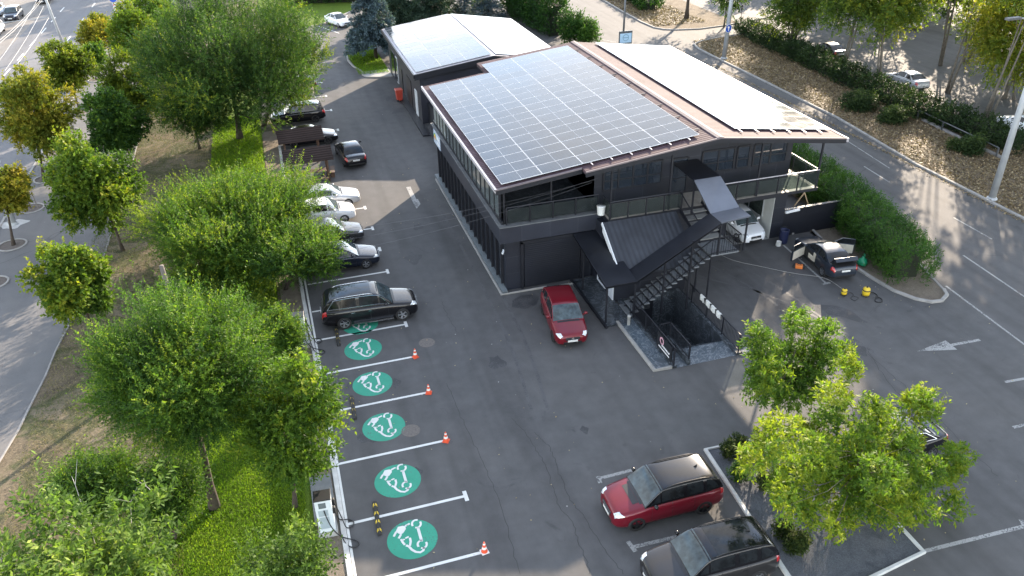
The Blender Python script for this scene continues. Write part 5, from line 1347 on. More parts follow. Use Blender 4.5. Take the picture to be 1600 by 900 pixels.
def charger(x, y, lb):
    o = thing('charging_station', lb, 'charger', (x, y, .004), R(-4), 'electric car chargers')
    mb = MB(); mb.bbox(-.36, .36, -.30, .34, 0, .22, .02); mb.build('plinth', CONC, o)
    mb = MB(); mb.bbox(-.30, .30, -.22, .28, .22, 1.85, .02); mb.build('cabinet', CABW, o)
    mb = MB(); mb.bbox(-.32, .32, -.26, .30, 1.852, 1.90, .01); mb.build('cap', BLACKP, o)
    mb = MB(); mb.box(-.22, .14, -.226, -.2205, .40, 1.0); mb.box(-.22, .14, -.226, -.2205, 1.05, 1.35); mb.build('front_panel', CABG, o)
    mb = MB(); mb.box(-.17, .10, -.226, -.2205, 1.45, 1.72); mb.build('screen', glass('charger_screen', (.1, .13, .15), .1) if 'charger_screen' not in bpy.data.materials else bpy.data.materials['charger_screen'], o)
    mb = MB(); mb.bbox(.302, .40, -.12, .0, 1.0, 1.3, .02); mb.bbox(.302, .40, .1, .22, 1.2, 1.5, .02); mb.build('plug_holster', BLACKP, o)
    for pts in ([(.0, -.24, 1.35), (.08, -.36, .95), (.22, -.45, .5), (.45, -.5, .12), (.8, -.62, .03), (1.05, -.75, .03), (1.12, -.95, .03), (.98, -1.08, .03), (.75, -1.0, .03), (.55, -.7, .04), (.42, -.3, .4), (.38, -.06, 1.0)],
                [(.38, .16, 1.25), (.5, .12, .8), (.6, .02, .35), (.68, -.08, .05), (.9, -.02, .03), (1.0, .2, .03), (.8, .42, .03), (.5, .4, .05), (.4, .3, .3), (.33, .25, .8)]):
        P = chaikin(pts, 3); mb = MB(); mb.tube([tuple(p) for p in P], .022, 6); mb.build('cable', CABLE, o, smooth=True)
charger(-.93, 22.55, 'white electric charger cabinet near the bottom with looping black cables'); charger(-.93, 35.6, 'white electric charger cabinet beside the large black SUV, partly under leaves')
mb = MB(); mb.box(-1.4, -.55, 22.95, 25.6, .004, .10); tag(mb.build('concrete_pad', pm('pad_grey', (.13, .135, .135), .85, .15, 2, bmp=.3)), 'grey concrete pad behind the near charger cabinet', 'pad')
# picnic shelters
SHING = wavemat('brown_shingles', (.040, .028, .025), 'Y', 1.6, .9, .5, 0, .9, spec=.15)
for i, (px, lb, pxs) in enumerate((((468, 209), 'brown shingled picnic shelter standing behind the other one', 0), ((480, 240), 'brown shingled picnic shelter nearer the silver sedan', 1))):
    g = G(px[0], px[1], 2.3); o = thing('picnic_shelter', lb, 'shelter', (g[0], g[1]+.35, 0.004), R(2), 'roofed picnic tables')
    mb = MB(); 
    for s in (-1, 1): mb.slab([(-1.75, 0, 2.65), (1.75, 0, 2.65), (1.75, s*1.25, 2.0), (-1.75, s*1.25, 2.0)][::-s], .08)
    mb.build('roof', SHING, o)
    for sx in (-1, 1):
        for sy in (-1, 1): mb = MB(); mb.box(sx*1.3-.06, sx*1.3+.06, sy*.62-.06, sy*.62+.06, 0, 2.27); mb.build('post', WOODB, o)
    mb = MB()
    for k in range(5): mb.bbox(-1.2, 1.2, -.37+k*.15, -.24+k*.15, .72, .77, .008)
    mb.build('tabletop', WOODB, o)
    for s in (-1, 1):
        mb = MB(); mb.bbox(-1.2, 1.2, s*.95-.16, s*.95+.16, .42, .47, .01); mb.build('bench', WOODB, o)
        mb = MB(); mb.bar((s*1.0, -1.05, .03), (s*1.0, .25, .75), .08, .06); mb.bar((s*1.0, 1.05, .03), (s*1.0, -.25, .75), .08, .06); mb.bar((s*1.0, -1.05, .40), (s*1.0, 1.05, .40), .05, .08); mb.build('trestle', WOODB, o)
for k, (x, y) in enumerate(((3.0, 58.2),)):
    o = thing('wooden_bench', 'small dark wooden bench beside the nearer picnic shelter', 'bench', (x, y, 0), R(85)); mb = MB(); mb.bbox(-.7, .7, -.18, .18, .42, .47, .01); mb.build('seat', WOODB, o)
    for s in (-1, 1): mb = MB(); mb.box(s*.5-.04, s*.5+.04, -.15, .15, 0, .42); mb.build('leg', WOODB, o)
# red bin, barrels, cleaning gear
g = G(626, 157); o = thing('waste_bin', 'red plastic wheeled bin by the annex wall', 'bin', (g[0]-.1, g[1], 0))
mb = MB(); v = [(-.25, -.3, .08), (.25, -.3, .08), (.25, .3, .08), (-.25, .3, .08), (-.32, -.38, 1.05), (.32, -.38, 1.05), (.32, .38, 1.05), (-.32, .38, 1.05)]; mb.add(v, [(3, 2, 1, 0), (4, 5, 6, 7), (0, 1, 5, 4), (1, 2, 6, 5), (2, 3, 7, 6), (3, 0, 4, 7)]); mb.build('body', pm('bin_red', (.42, .05, .03), .5, .1, 5), o)
mb = MB(); mb.bbox(-.35, .35, -.42, .42, 1.052, 1.13, .03); mb.bar((-.36, -.3, 1.06), (-.36, .3, 1.06), .05, .05); mb.build('lid', pm('bin_red_lid', (.45, .07, .04), .45, .1, 5), o)
for s in (-1, 1): mb = MB(); mb.lathe([(.001, -.03), (.1, -.03), (.1, .03), (.001, .03)], 14, (-.2, s*.3, .1), 'y'); mb.build('wheel', RUB, o)
def drum(px, r_, h_, mat, nm, lb, cat, open_=True):
    g = G(*px); o = thing(nm, lb, cat, (g[0], g[1], .003)); mb = MB(); mb.lathe([(r_*.92, 0), (r_, h_*.1), (r_*1.03, h_*.5), (r_, h_*.95), (r_*1.05, h_), (r_*.92, h_), (r_*.9, h_*.25), (.001, h_*.24)], 20); mb.build('body', mat, o, smooth=True)
    mb = MB(); mb.tube([(-r_, 0, h_*.95), (-r_*.8, r_*.6, h_*1.1), (0, r_*.95, h_*1.12), (r_*.8, r_*.6, h_*1.1), (r_, 0, h_*.95)], .012, 5); mb.build('handle', DARKM, o)
drum((1223, 379), .27, .9, pm('barrel_navy', (.015, .02, .06), .5, .15, 5), 'barrel', 'dark blue barrel against the pillar right of the garage', 'barrel')
drum((1216, 384), .16, .3, WPL, 'bucket', 'small white bucket beside the dark blue barrel', 'bucket')
g = G(947, 320, 4.2); 
o = thing('bucket', 'pale bucket standing at the left end of the short balcony', 'bucket', (16.12, 37.0, 4.17)); mb = MB(); mb.lathe([(.2, 0), (.25, .5), (.26, .52), (.001, .5)], 18); mb.build('body', WPL, o, smooth=True); mb = MB(); mb.tube([(-.25, 0, .5), (0, .1, .58), (.25, 0, .5)], .01, 5); mb.build('handle', DARKM, o)
g = G(1248, 418); o = thing('tool_case', 'small orange case lying on the asphalt left of the coupe', 'case', (g[0], g[1], .003), R(-35)); mb = MB(); mb.bbox(-.28, .28, -.17, .17, 0, .18, .03); mb.build('shell', pm('case_orange', (.62, .17, .03), .5, .1, 6), o); mb = MB(); mb.bbox(-.31, -.2, -.18, .18, .0, .19, .02); mb.bbox(.2, .31, -.18, .18, 0, .19, .02); mb.tube([(-.1, 0, .18), (-.08, 0, .24), (.08, 0, .24), (.1, 0, .18)], .015, 5); mb.build('trim', RUB, o)
def washer(px, big, lb):
    g = G(*px); o = thing('vacuum_cleaner' if big else 'pressure_washer', lb, 'vacuum cleaner' if big else 'pressure washer', (g[0], g[1], .003), R(30)); k = 1.0 if big else .75
    mb = MB(); mb.lathe([(.001, .06), (.19*k, .07), (.21*k, .2*k), (.2*k, .34*k)], 20); mb.build('drum', YEL, o, smooth=True)
    mb = MB(); mb.lathe([(.21*k, .342*k), (.215*k, .39*k), (.2*k, .40*k)], 20); mb.lathe([(.06, .53*k), (.05, .60*k), (.001, .61*k)], 12); mb.build('band', RUB, o, smooth=True)
    mb = MB(); mb.lathe([(.2*k, .402*k), (.18*k, .48*k), (.1*k, .54*k), (.001, .55*k)], 20); mb.build('lid', YEL, o, smooth=True)
    for a in range(4): mb = MB(); mb.lathe([(.001, -.02), (.05, -.02), (.05, .02), (.001, .02)], 12, (.2*k*math.cos(a*PI/2+.7), .2*k*math.sin(a*PI/2+.7), .05), 'y'); mb.build('castor', RUB, o)
    P = chaikin([(.1, .1, .3*k), (.35, .0, .1), (.6*k, -.3, .03), (.3, -.62*k, .03), (-.15, -.55*k, .03), (-.35*k, -.75, .03), (-.1, -1.0*k, .03), (.25, -.8, .04), (.15, -.5, .05)], 3)
    mb = MB(); mb.tube([tuple(p) for p in P], .028 if big else .014, 7); mb.build('hose', RUB, o, smooth=True)
washer((1352, 462), True, 'yellow vacuum cleaner with a thick black hose near the kerb'); washer((1318, 461), False, 'small yellow pressure washer with a thin coiled hose behind the coupe')
g = G(1346, 416); o = thing('green_sack', 'green plastic sack on the kerb beside the open boot', 'sack', (g[0], g[1], .12)); rg = np.random.default_rng(4)
mb = MB(); mb.lathe([(.22, 0), (.30, .12), (.27, .3), (.15, .42), (.07, .5), (.1, .56), (.001, .53)], 14)
mb.v = [(x*(1+.15*math.sin(5*z*9+y*11)), y*(1+.15*math.cos(x*13+z*7)), z) for x, y, z in mb.v]; mb.build('bag', pm('sack_green', (.01, .20, .10), .4, .2, 6), o, smooth=True)
mb = MB(); mb.tube([(.05, 0, .48), (.12, .05, .62), (.05, .1, .66)], .03, 6); mb.build('tied_neck', pm('sack_green_neck', (.012, .17, .09), .4, .2, 6), o)
P = chaikin([(*G2(1110, 388), .02), (*G2(1140, 407), .02), (*G2(1190, 417), .02), (*G2(1240, 428), .02), (*G2(1284, 433), .02), (*G2(1300, 440), .02), (*G2(1316, 452), .02)], 3)
mb = MB(); mb.tube([tuple(p) for p in P], .013, 5); tag(mb.build('garden_hose', pm('pale_hose', (.32, .31, .29), .6, .1, 4), smooth=True), 'thin pale hose lying across the asphalt from stairs to coupe', 'hose')
g = G(735, 0); 
o = thing('bollard', 'short grey bollard at the foot of the outside stairs', 'bollard', (15.75, 31.9, .002)); mb = MB(); mb.lathe([(.09, 0), (.085, .55), (.10, .56), (.09, .66), (.001, .68)], 16); mb.build('post', CONC, o, smooth=True); mb = MB(); mb.lathe([(.13, 0), (.13, .03), (.091, .031)], 16); mb.build('foot', GREYSTEEL, o)
# ------------------------------------------------------------------ poles and signs
def pole(nm, base, top, r0, r1, mat, lb, extra=None, cat='pole'):
    b = np.array(base, float); t = np.array(top, float)-b; o = thing(nm, lb, cat, base); mb = MB(); mb.tube([(0, 0, -.05), tuple(t*.5), tuple(t)], [r0, (r0+r1)/2, r1], 14); mb.build('shaft', mat, o, smooth=True)
    mb = MB(); mb.lathe([(r0*1.5, 0), (r0*1.4, .12), (r0*1.02, .2)], 16); mb.build('collar', mat, o, smooth=True)
    return o
BLUE = pm('sign_blue', (.012, .07, .42), .4, .05, 4); SWH = pm('sign_white', (.72, .73, .74), .45, .04, 4); SRED = pm('sign_red', (.5, .02, .02), .45, .05, 4)
b = G(1549, 312); t = PY(1600, 152, b[1]); k = 11.5/t[2]; tp = b+(t-b)*k
pr = pole('street_pole', (b[0], b[1], .03), tp, .24, .16, GALV, 'thick grey steel pole on the leaf covered verge at right')
mb = MB(); mb.tube([tuple(tp-b), tuple(tp-b+np.array([-.8, 0, .5])), tuple(tp-b+np.array([-2.4, 0, .8]))], .05, 8); mb.build('lamp_arm', GALV, pr); mb = MB(); mb.bbox(-3.3, -2.3, -.15, .15, 0, .14, .03); q = mb.build('lamp_head', GREYSTEEL, pr); q.location = tuple(tp-b+np.array([0, 0, .72]))
b = G(1131, 92); t = PY(1143, 0, b[1]); k = 11.0/t[2]; tp = b+(t-b)*k
p2 = pole('street_pole', (b[0], b[1], .03), tp, .25, .17, GALV, 'grey steel pole carrying a round blue arrow sign')
mb = MB(); mb.tube([tuple(tp-b), tuple(tp-b+np.array([-2.4, 0, .8]))], .05, 8); mb.build('lamp_arm', GALV, p2)
def disc_sign(o, c, r_, faces):
    pass
c = PY(1138.3, 44.5, b[1]-.35)
so = thing('direction_sign', 'round blue sign with a white upward arrow on the grey pole', 'sign', c, R(12))
mb = MB(); mb.lathe([(.001, -.02), (.42, -.02), (.42, .0), (.001, .0)], 28, axis='y'); mb.build('disc', BLUE, so)
mb = MB(); mb.box(-.06, .06, -.028, -.021, -.26, .08); mb.add([(-.19, -.025, .06), (.19, -.025, .06), (0, -.025, .29)], [(0, 1, 2)]); mb.build('arrow', SWH, so)
mb = MB(); mb.lathe([(.39, -.024), (.425, -.024), (.425, -.018)], 28, axis='y'); mb.build('rim', SWH, so)
# no-entry sign seen from its dark back
b = G(1156, 42); so = thing('road_sign', 'dark round back of a road sign by the side road mouth', 'sign', (b[0], b[1], .03), R(40)); mb = MB(); mb.tube([(0, 0, 0), (0, 0, 2.5)], .035, 8); mb.build('post', GREYSTEEL, so); mb = MB(); mb.lathe([(.001, -.02), (.36, -.02), (.36, .02), (.001, .02)], 24, (0, 0, 2.3), 'y'); mb.build('disc', DARKM, so)
mb = MB(); mb.box(-.28, .28, -.026, -.021, 2.25, 2.35); mb.build('bar', SWH, so)
# advertising box on the pole behind the ridge
b = np.array([36.9, 83.0, 0]); c = PY(975.5, 58, b[1])
b = np.array([c[0]-.15, 83.0, 0]); tpx = PY(979, -30, b[1])
ap = pole('sign_pole', (b[0], b[1], .03), tpx, .12, .10, GREYSTEEL, 'thin grey pole rising behind the ridge of the main roof')
so = thing('light_box_sign', 'pale blue box sign with a ring emblem on the thin pole', 'sign', c, R(0)); so.location = (c[0]+.05, c[1]-.2, c[2])
mb = MB(); mb.bbox(-.78, .78, -.08, .08, -.72, .72, .02); mb.build('box', GREYSTEEL, so); mb = MB(); mb.box(-.70, .70, -.09, -.081, -.55, .48); mb.build('face', pm('sign_pale_blue', (.42, .60, .74), .4, .05, 3), so)
mb = MB(); mb.lathe([(.30, -.098), (.38, -.098), (.38, -.092), (.30, -.092)], 28, axis='y'); mb.box(-.38, .38, -.099, -.0915, -.05, .05); mb.build('emblem', pm('emblem_blue', (.20, .34, .45), .4, .05, 3), so)
# boulevard pole with wires
b = G(102, 78); t = PY(72, 0, b[1]); tp = b+(t-b)*(10.0/t[2]); pw = pole('tram_pole', (b[0], b[1], .012), tp, .17, .11, GALV, 'slender grey pole holding the wires over the boulevard')
arm0 = PY(76, 27, b[1]); arm1 = PY(0, 36, b[1]); mb = MB(); mb.tube([tuple(arm0-b), tuple(arm1-b)], .05, 7); mb.build('bracket_arm', GALV, pw)
WIREM = pm('wire_metal', (.24, .25, .26), .5, .1, 3, .3); WIRED = pm('dark_wire', (.10, .10, .11), .6, .1, 3)
for i, (p, q, lb) in enumerate((((-5, 66, 7.5), (66, -4, 8.0), 'upper bright contact wire over the boulevard'), ((-5, 71, 7.2), (69, -4, 7.8), 'lower bright contact wire over the boulevard'), ((-2, 96, 6.0), (60, -4, 7.0), 'wire second from the right over the boulevard'), ((8, 110, 5.5), (68, 10, 7.0), 'thin wire falling past the slender grey pole'), ((18, 110, 5.2), (76, 28, 6.6), 'thin wire ending at the bracket of the slender pole'))):
    a = G(p[0], p[1], p[2]); c = G(q[0], q[1], q[2]); n = 12; mb = MB()
    mb.tube([tuple(a+(c-a)*t-np.array([0, 0, .5*4*t*(1-t)*.4])) for t in np.linspace(0, 1, n)], .011, 5); tag(mb.build('overhead_wire', WIREM), lb, 'wire', 'wires over the boulevard')
for (p, q, lb) in (((563, 367, 5.2), (935, 278, 6.6), 'topmost thin wire reaching the terrace of the main building'), ((555, 352, 5.4), (930, 281, 6.5), 'middle thin wire reaching the terrace of the main building'), ((560, 385, 5.0), (925, 285, 6.3), 'lowest thin wire reaching the terrace of the main building')):
    a = G(p[0], p[1], p[2]); c = PY(q[0], q[1], 37.6); a = a+(a-c)*.12; mb = MB()
    mb.tube([tuple(a+(c-a)*t-np.array([0, 0, .35*4*t*(1-t)])) for t in np.linspace(0, 1, 14)], .006, 4); tag(mb.build('overhead_wire', WIRED), lb, 'wire', 'wires to the terrace')
# keep-right sign with chevron post
b = G(184, 27); so = thing('keep_right_sign', 'round blue sign above a red and white chevron marker', 'sign', (b[0], b[1], .01), R(0))
mb = MB(); mb.tube([(0, 0, 0), (0, 0, 3.0)], .04, 8); mb.build('post', GREYSTEEL, so); mb = MB(); mb.lathe([(.001, -.06), (.52, -.06), (.52, -.04), (.001, -.04)], 28, (0, 0, 2.55), 'y'); mb.build('disc', BLUE, so)
mb = MB(); mb.strip([(-.3, 2.45), (-.15, 2.62), (.05, 2.62), (.25, 2.45)], .13, 0); mb.v = [(x, -.066, y) for x, y, z in mb.v]; mb.build('arrow', SWH, so)
mb = MB(); mb.box(-.2, .2, -.06, -.045, .55, 1.9); mb.build('marker', SWH, so)
for k in range(3): mb = MB(); z = .65+.42*k; mb.add([(-.19, -.065, z), (0, -.065, z+.17), (.19, -.065, z), (.19, -.065, z+.17), (0, -.065, z+.34), (-.19, -.065, z+.17)], [(0, 1, 4, 5), (1, 2, 3, 4)]); mb.build('chevron', SRED, so)
# old poles on the left
b = G(290, 545); t = PY(252, 415, b[1]); pole('concrete_stump', (b[0], b[1], 0), t, .15, .11, pm('weathered_post', (.12, .105, .09), .9, .25, 5, bmp=.6), 'weathered leaning concrete post rising out of the green shrubs')
b = G(20, 351); t = PY(-6, 250, b[1]); tp = b+(t-b)*1.6; po = pole('concrete_pole', (b[0], b[1], .012), tp, .24, .18, CONCP, 'pale concrete pole with a splash of mortar at its foot')
mb = MB(); mb.poly([(b[0]*0+.9*math.cos(a)*(1+.3*math.sin(3*a)), .7*math.sin(a)*(1+.2*math.cos(5*a))) for a in np.linspace(0, 2*PI, 25)[:-1]], .008); mb.build('mortar_patch', pm('mortar', (.42, .41, .39), .9, .15, 3), po)
# guard rail right
go = thing('guard_rail', 'low grey pipe guard rail on the leaf covered verge', 'guard rail', (*G2(1433, 186), .03))
a, c = np.array([*G2(1433, 186), 0]), np.array([*G2(1556, 246), 0]); n = 4
mb = MB(); mb.tube([(0, 0, .75), tuple(c-a+[0, 0, .75])], .05, 8); mb.build('rail', GREYSTEEL, go)
for i in range(n): p = (c-a)*i/(n-1); mb = MB(); mb.box(p[0]-.05, p[0]+.05, p[1]-.05, p[1]+.05, 0, .75); mb.build('post', GREYSTEEL, go)
mb = MB(); mb.bar((.1, -.5, .08), tuple(c-a+[.1, -.5, .08]), .25, .2); mb.build('kerb_beam', KERBD, go)
# ------------------------------------------------------------------ the person by the parked cars
def person(pos, head, lb):
    o = thing('person', lb, 'person', (pos[0], pos[1], .003), head)
    vs = [(0, 0, .93), (0, 0, 1.12), (.0, 0, 1.32), (0, 0, 1.45), (.01, 0, 1.53), (.02, 0, 1.60), (.03, 0, 1.70)]
    rs = [.13, .115, .135, .10, .055, .085, .085]
    es = [(0, 1), (1, 2), (2, 3), (3, 4), (4, 5), (5, 6)]
    def chain(start, pts, rad):
        p = start
        for q, r_ in zip(pts, rad): vs.append(q); rs.append(r_); es.append((p, len(vs)-1)); p = len(vs)-1
    for s in (-1, 1):
        chain(0, [(0, s*.09, .88), (.05*s, s*.10, .50), (-.02+.03*s, s*.10, .09), (.12+.03*s, s*.11, .04)], [.095, .062, .045, .04])
        chain(3, [(0, s*.18, 1.42), (.08, s*.21, 1.17), (.30, s*.17, 1.08), (.40, s*.16, 1.08)], [.055, .043, .034, .03])
    me = bpy.data.meshes.new('body'); me.from_pydata(vs, es, []); b = bpy.data.objects.new('body', me); COL.objects.link(b)
    md = b.modifiers.new('s', 'SKIN'); ly = me.skin_vertices[0] if me.skin_vertices else None
    if ly is None: bm = bmesh.new(); bm.from_mesh(me); bm.verts.layers.skin.verify(); bm.to_mesh(me); bm.free(); ly = me.skin_vertices[0]
    for i, r_ in enumerate(rs): ly.data[i].radius = (r_, r_)
    ly.data[0].use_root = True
    b.modifiers.new('u', 'SUBSURF').levels = 2
    dg = bpy.context.evaluated_depsgraph_get(); m2 = bpy.data.meshes.new_from_object(b.evaluated_get(dg)); b.modifiers.clear(); b.data = m2; m2.name = 'body'
    SK = pm('skin', (.48, .27, .19), .6, .05, 5); TOP = pm('pale_pink_top', (.62, .45, .46), .8, .05, 5); TR = pm('light_trousers', (.40, .38, .40), .8, .06, 5)
    for m_ in (SK, TOP, TR): m2.materials.append(m_)
    mi = []
    for p in m2.polygons:
        z = p.center.z; arm = p.center.x > .22 and z > .9
        mi.append(0 if (z > 1.5 or arm) else (1 if z > .93 else 2)); p.use_smooth = True
    m2.polygons.foreach_set('material_index', mi); b.parent = o
    mb = MB(); mb.lathe([(.001, 1.80), (.07, 1.78), (.105, 1.70), (.10, 1.60), (.07, 1.54)], 14, (-.01, 0, 0)); mb.build('hair', pm('brown_hair', (.035, .02, .012), .7, .2, 10), o, smooth=True)
g = G(491, 160); person((g[0], g[1]), R(170), 'person in a pale pink top reaching towards the parked cars')
# ------------------------------------------------------------------ vegetation
L_MAPLE = leafmat('maple_leaves', [(.026, .06, .011), (.06, .11, .015), (.11, .16, .018), (.21, .21, .02)])
L_ORANGE = leafmat('turning_maple_leaves', [(.055, .085, .014), (.11, .135, .018), (.19, .175, .022), (.27, .21, .03)])
L_ELM = leafmat('elm_leaves', [(.016, .042, .012), (.034, .078, .015), (.075, .14, .017), (.17, .21, .02)])
L_DELM = leafmat('dark_elm_leaves', [(.015, .037, .013), (.029, .064, .016), (.06, .11, .018), (.19, .20, .02)])
L_YEL = leafmat('yellowing_leaves', [(.045, .075, .013), (.09, .13, .016), (.17, .19, .018), (.27, .25, .022)])
L_ASH = leafmat('ash_leaves', [(.028, .06, .014), (.055, .11, .018), (.10, .165, .018), (.19, .22, .02)])
L_POP = leafmat('poplar_leaves', [(.035, .066, .018), (.07, .115, .022), (.13, .17, .022), (.25, .23, .025)])
L_PALE = leafmat('pale_shrub_leaves', [(.04, .075, .018), (.075, .13, .026), (.13, .19, .038), (.22, .26, .06)])
L_HEDGE = leafmat('hedge_leaves', [(.012, .035, .010), (.024, .065, .014), (.045, .105, .016), (.08, .15, .02)], .3)
L_DHEDGE = leafmat('dark_hedge_leaves', [(.014, .028, .012), (.024, .045, .016), (.04, .065, .02), (.07, .10, .025)], .25)
L_SPR = leafmat('blue_spruce_needles', [(.028, .048, .060), (.055, .088, .105), (.095, .14, .16), (.15, .20, .22)], .12)
L_GSPR = leafmat('green_spruce_needles', [(.014, .030, .022), (.026, .050, .034), (.045, .075, .045), (.075, .11, .06)], .12)
L_BALL = leafmat('ball_shrub_leaves', [(.016, .030, .010), (.034, .055, .014), (.06, .085, .018), (.10, .11, .025)], .25)
GRASSM = leafmat('grass_blades', [(.05, .10, .008), (.09, .17, .012), (.14, .22, .014), (.20, .25, .02)], .4)
DRYM = leafmat('dry_leaves', [(.075, .05, .028), (.16, .115, .065), (.25, .19, .115), (.34, .28, .18)], .15)
PTRUNK = pm('pale_bark', (.12, .105, .085), .9, .3, 5, bmp=.8, bscale=14)
BARE = pm('bare_twigs', (.42, .39, .34), .8, .15, 5)

def px_tree(label, basepx, box, mat, seed, leaves, group=None, name='maple_tree', bark=None, **k):
    b = G(*basepx); c, rx, rz = crown_px(b[1], *box)
    rz = min(rz, max(.6, c[2]-1.0)) if c[2]-rz < .9 else rz
    return tree(name, label, 'tree', (b[0], b[1], 0), (c[0], b[1], c[2]), (rx, rx*.95, rz), mat, bark or BARK, seed, leaves=leaves, group=group, **k)
GM = 'maples in round tree pits on the plaza'
KM = dict(nb=52, bf=.24, K=12, sl=.42, ll=.155, wr=.72, up=.25, droop=.15, r0=.10, topy=.15)
px_tree('large maple with yellow orange crown at the left edge', (68, 280), (0, 112, 106, 252), L_ORANGE, 1, 51200, GM, tint=.45, **KM)
px_tree('green maple with a yellowish top in front of the slender pole', (125, 177), (62, 148, 64, 148), L_YEL, 2, 35200, GM, tint=.30, **KM)
px_tree('thin young maple in the pit beyond the yellowish one', (150, 125), (126, 168, 70, 104), L_ELM, 3, 12800, GM, tint=.4, **{**KM, 'r0': .06})
px_tree('small orange maple standing before the chevron sign', (155, 107), (120, 172, 36, 82), L_ORANGE, 4, 20800, GM, tint=.6, **{**KM, 'r0': .07})
px_tree('rust tinged maple partly behind the small orange one', (172, 88), (134, 178, 22, 56), L_ORANGE, 5, 16000, GM, tint=.42, **{**KM, 'r0': .07})
px_tree('yellow orange maple cut by the left edge near the pale concrete pole', (21, 383), (-30, 46, 268, 338), L_ORANGE, 6, 28800, GM, tint=.50, **KM)
GV = 'maples along the dry verge'
px_tree('tall bright green maple on the dry verge', (192, 391), (80, 222, 206, 366), L_MAPLE, 7, 64000, GV, tint=.42, **{**KM, 'nb': 60, 'bf': .24})
px_tree('small bright maple nearest the camera on the dry verge', (152, 541), (62, 178, 376, 500), L_MAPLE, 8, 41600, GV, tint=.36, **{**KM, 'nb': 44, 'bf': .25, 'topy': .3})
px_tree('dense dark green maple on the verge behind the tall bright one', (217, 281), (142, 226, 142, 252), L_ELM, 9, 44800, GV, tint=.35, **KM)
px_tree('yellow green maple between the dark maple and the great elm', (233, 206), (160, 250, 84, 186), L_YEL, 10, 38400, GV, tint=.25, **KM)
px_tree('bright green maple at the top beside the chevron sign', (248, 165), (172, 250, 12, 112), L_MAPLE, 11, 38400, GV, tint=.5, **KM)
px_tree('far maple peeping over the great elm at the top', (258, 120), (205, 275, -14, 60), L_MAPLE, 12, 25600, GV, tint=.45, **KM)
# elms of the lawn
GE = 'elms on the lawn strip'
KE = dict(K=14, sl=.85, ll=.21, wr=.42, up=.55, droop=.12, spread=.7, name='elm_tree')
px_tree('great dark elm with a yellowing top beside the parked cars', (375, 217), (196, 520, -40, 236), L_DELM, 21, 250000, GE, nb=130, bf=.2, r0=.22, tint=.32, topy=.45, limbs=20, fork=.3, **{**KE, 'll': .145, 'K': 18})
px_tree('yellow leaved elm whose branches overhang the parked cars', (412, 196), (394, 508, -6, 222), L_YEL, 22, 40000, GE, nb=64, bf=.2, r0=.16, tint=.22, topy=.5, **{**KE, 'll': .16, 'K': 16})
px_tree('low drooping dark elm at the foot of the great elm', (312, 232), (240, 352, 118, 236), L_DELM, 26, 40000, GE, nb=60, bf=.22, r0=.1, tint=.30, topy=.3, limbs=14, fork=.25, **{**KE, 'll': .145, 'K': 18})
px_tree('broad feathery elm in the middle of the lawn strip', (390, 400), (214, 516, 226, 462), L_ELM, 23, 210000, GE, nb=140, bf=.18, r0=.24, tint=.50, topy=.35, limbs=22, fork=.25, **{**KE, 'sl': .95, 'll': .115, 'K': 22})
px_tree('leaning elm with a dark forked trunk on the sunny grass', (335, 793), (158, 424, 452, 708), L_ELM, 24, 230000, GE, nb=130, bf=.18, r0=.17, tint=.42, topy=.4, limbs=20, fork=.45, zmin=2.9, **{**KE, 'll': .088, 'sl': .75, 'K': 22})
px_tree('young ash with larger leaves beside the gravel strip', (461, 793), (388, 524, 556, 768), L_ASH, 25, 30000, GE, nb=60, bf=.2, r0=.085, tint=.40, topy=.25, limbs=14, fork=.5, zmin=1.7, K=12, sl=.5, ll=.165, wr=.42, up=.2, droop=.25, spread=.8, name='ash_tree')
px_tree('young elm leaning over the rear of the navy sedan', (446, 452), (392, 542, 318, 474), L_ELM, 27, 60000, GE, nb=60, bf=.21, r0=.09, tint=.44, topy=.3, limbs=14, fork=.3, **{**KE, 'll': .11, 'sl': .8, 'K': 20})
# low growth round the lawn
GS = 'shrubs along the lawn strip'
def pbush(label, box, depth_y, mat, seed, leaves, group=GS, name='shrub', **k):
    c, rx, rz = crown_px(depth_y, *box); rz = min(rz, max(.4, c[2]*1.0)) if c[2] > .5 else .5
    zc = max(c[2], rz*.85)
    return bush(name, label, 'shrub', (c[0], depth_y, zc), (rx, rx*.9, rz), mat, seed, leaves, group=group, **k)
pbush('low feathery green shrub at the edge of the dry verge', (90, 220, 722, 810), 24.5, L_ELM, 31, 27000, nb=40, bf=.3, sl=.5, ll=.11, wr=.4, tint=.45)
pbush('low green shrub spreading under the leaning elm', (190, 318, 715, 835), 24.0, L_ELM, 32, 27000, nb=40, bf=.3, sl=.5, ll=.11, wr=.4, tint=.38)
pbush('bright young shrub beside the far charger', (405, 478, 470, 580), 35.0, L_ELM, 33, 23400, nb=36, bf=.3, sl=.5, ll=.11, wr=.42, tint=.5)
pbush('yellow green shrub between the two chargers', (420, 468, 585, 640), 30.5, L_ASH, 34, 5000, nb=24, bf=.3, sl=.25, ll=.15, wr=.5, tint=.62)
pbush('dense shrub at the foot of the broad feathery elm', (230, 420, 400, 520), 42.0, L_ELM, 35, 43200, nb=60, bf=.25, sl=.7, ll=.14, wr=.42, tint=.45)
pbush('bright feathery shrub beside the weathered leaning post', (300, 440, 455, 560), 38.5, L_ELM, 36, 32400, nb=46, bf=.26, sl=.6, ll=.125, wr=.42, tint=.55)
pbush('pale leaved shrub at the bottom edge beside the gravel strip', (372, 520, 822, 960), 17.6, L_PALE, 38, 9000, nb=40, bf=.26, sl=.4, ll=.13, wr=.42, tint=.2)
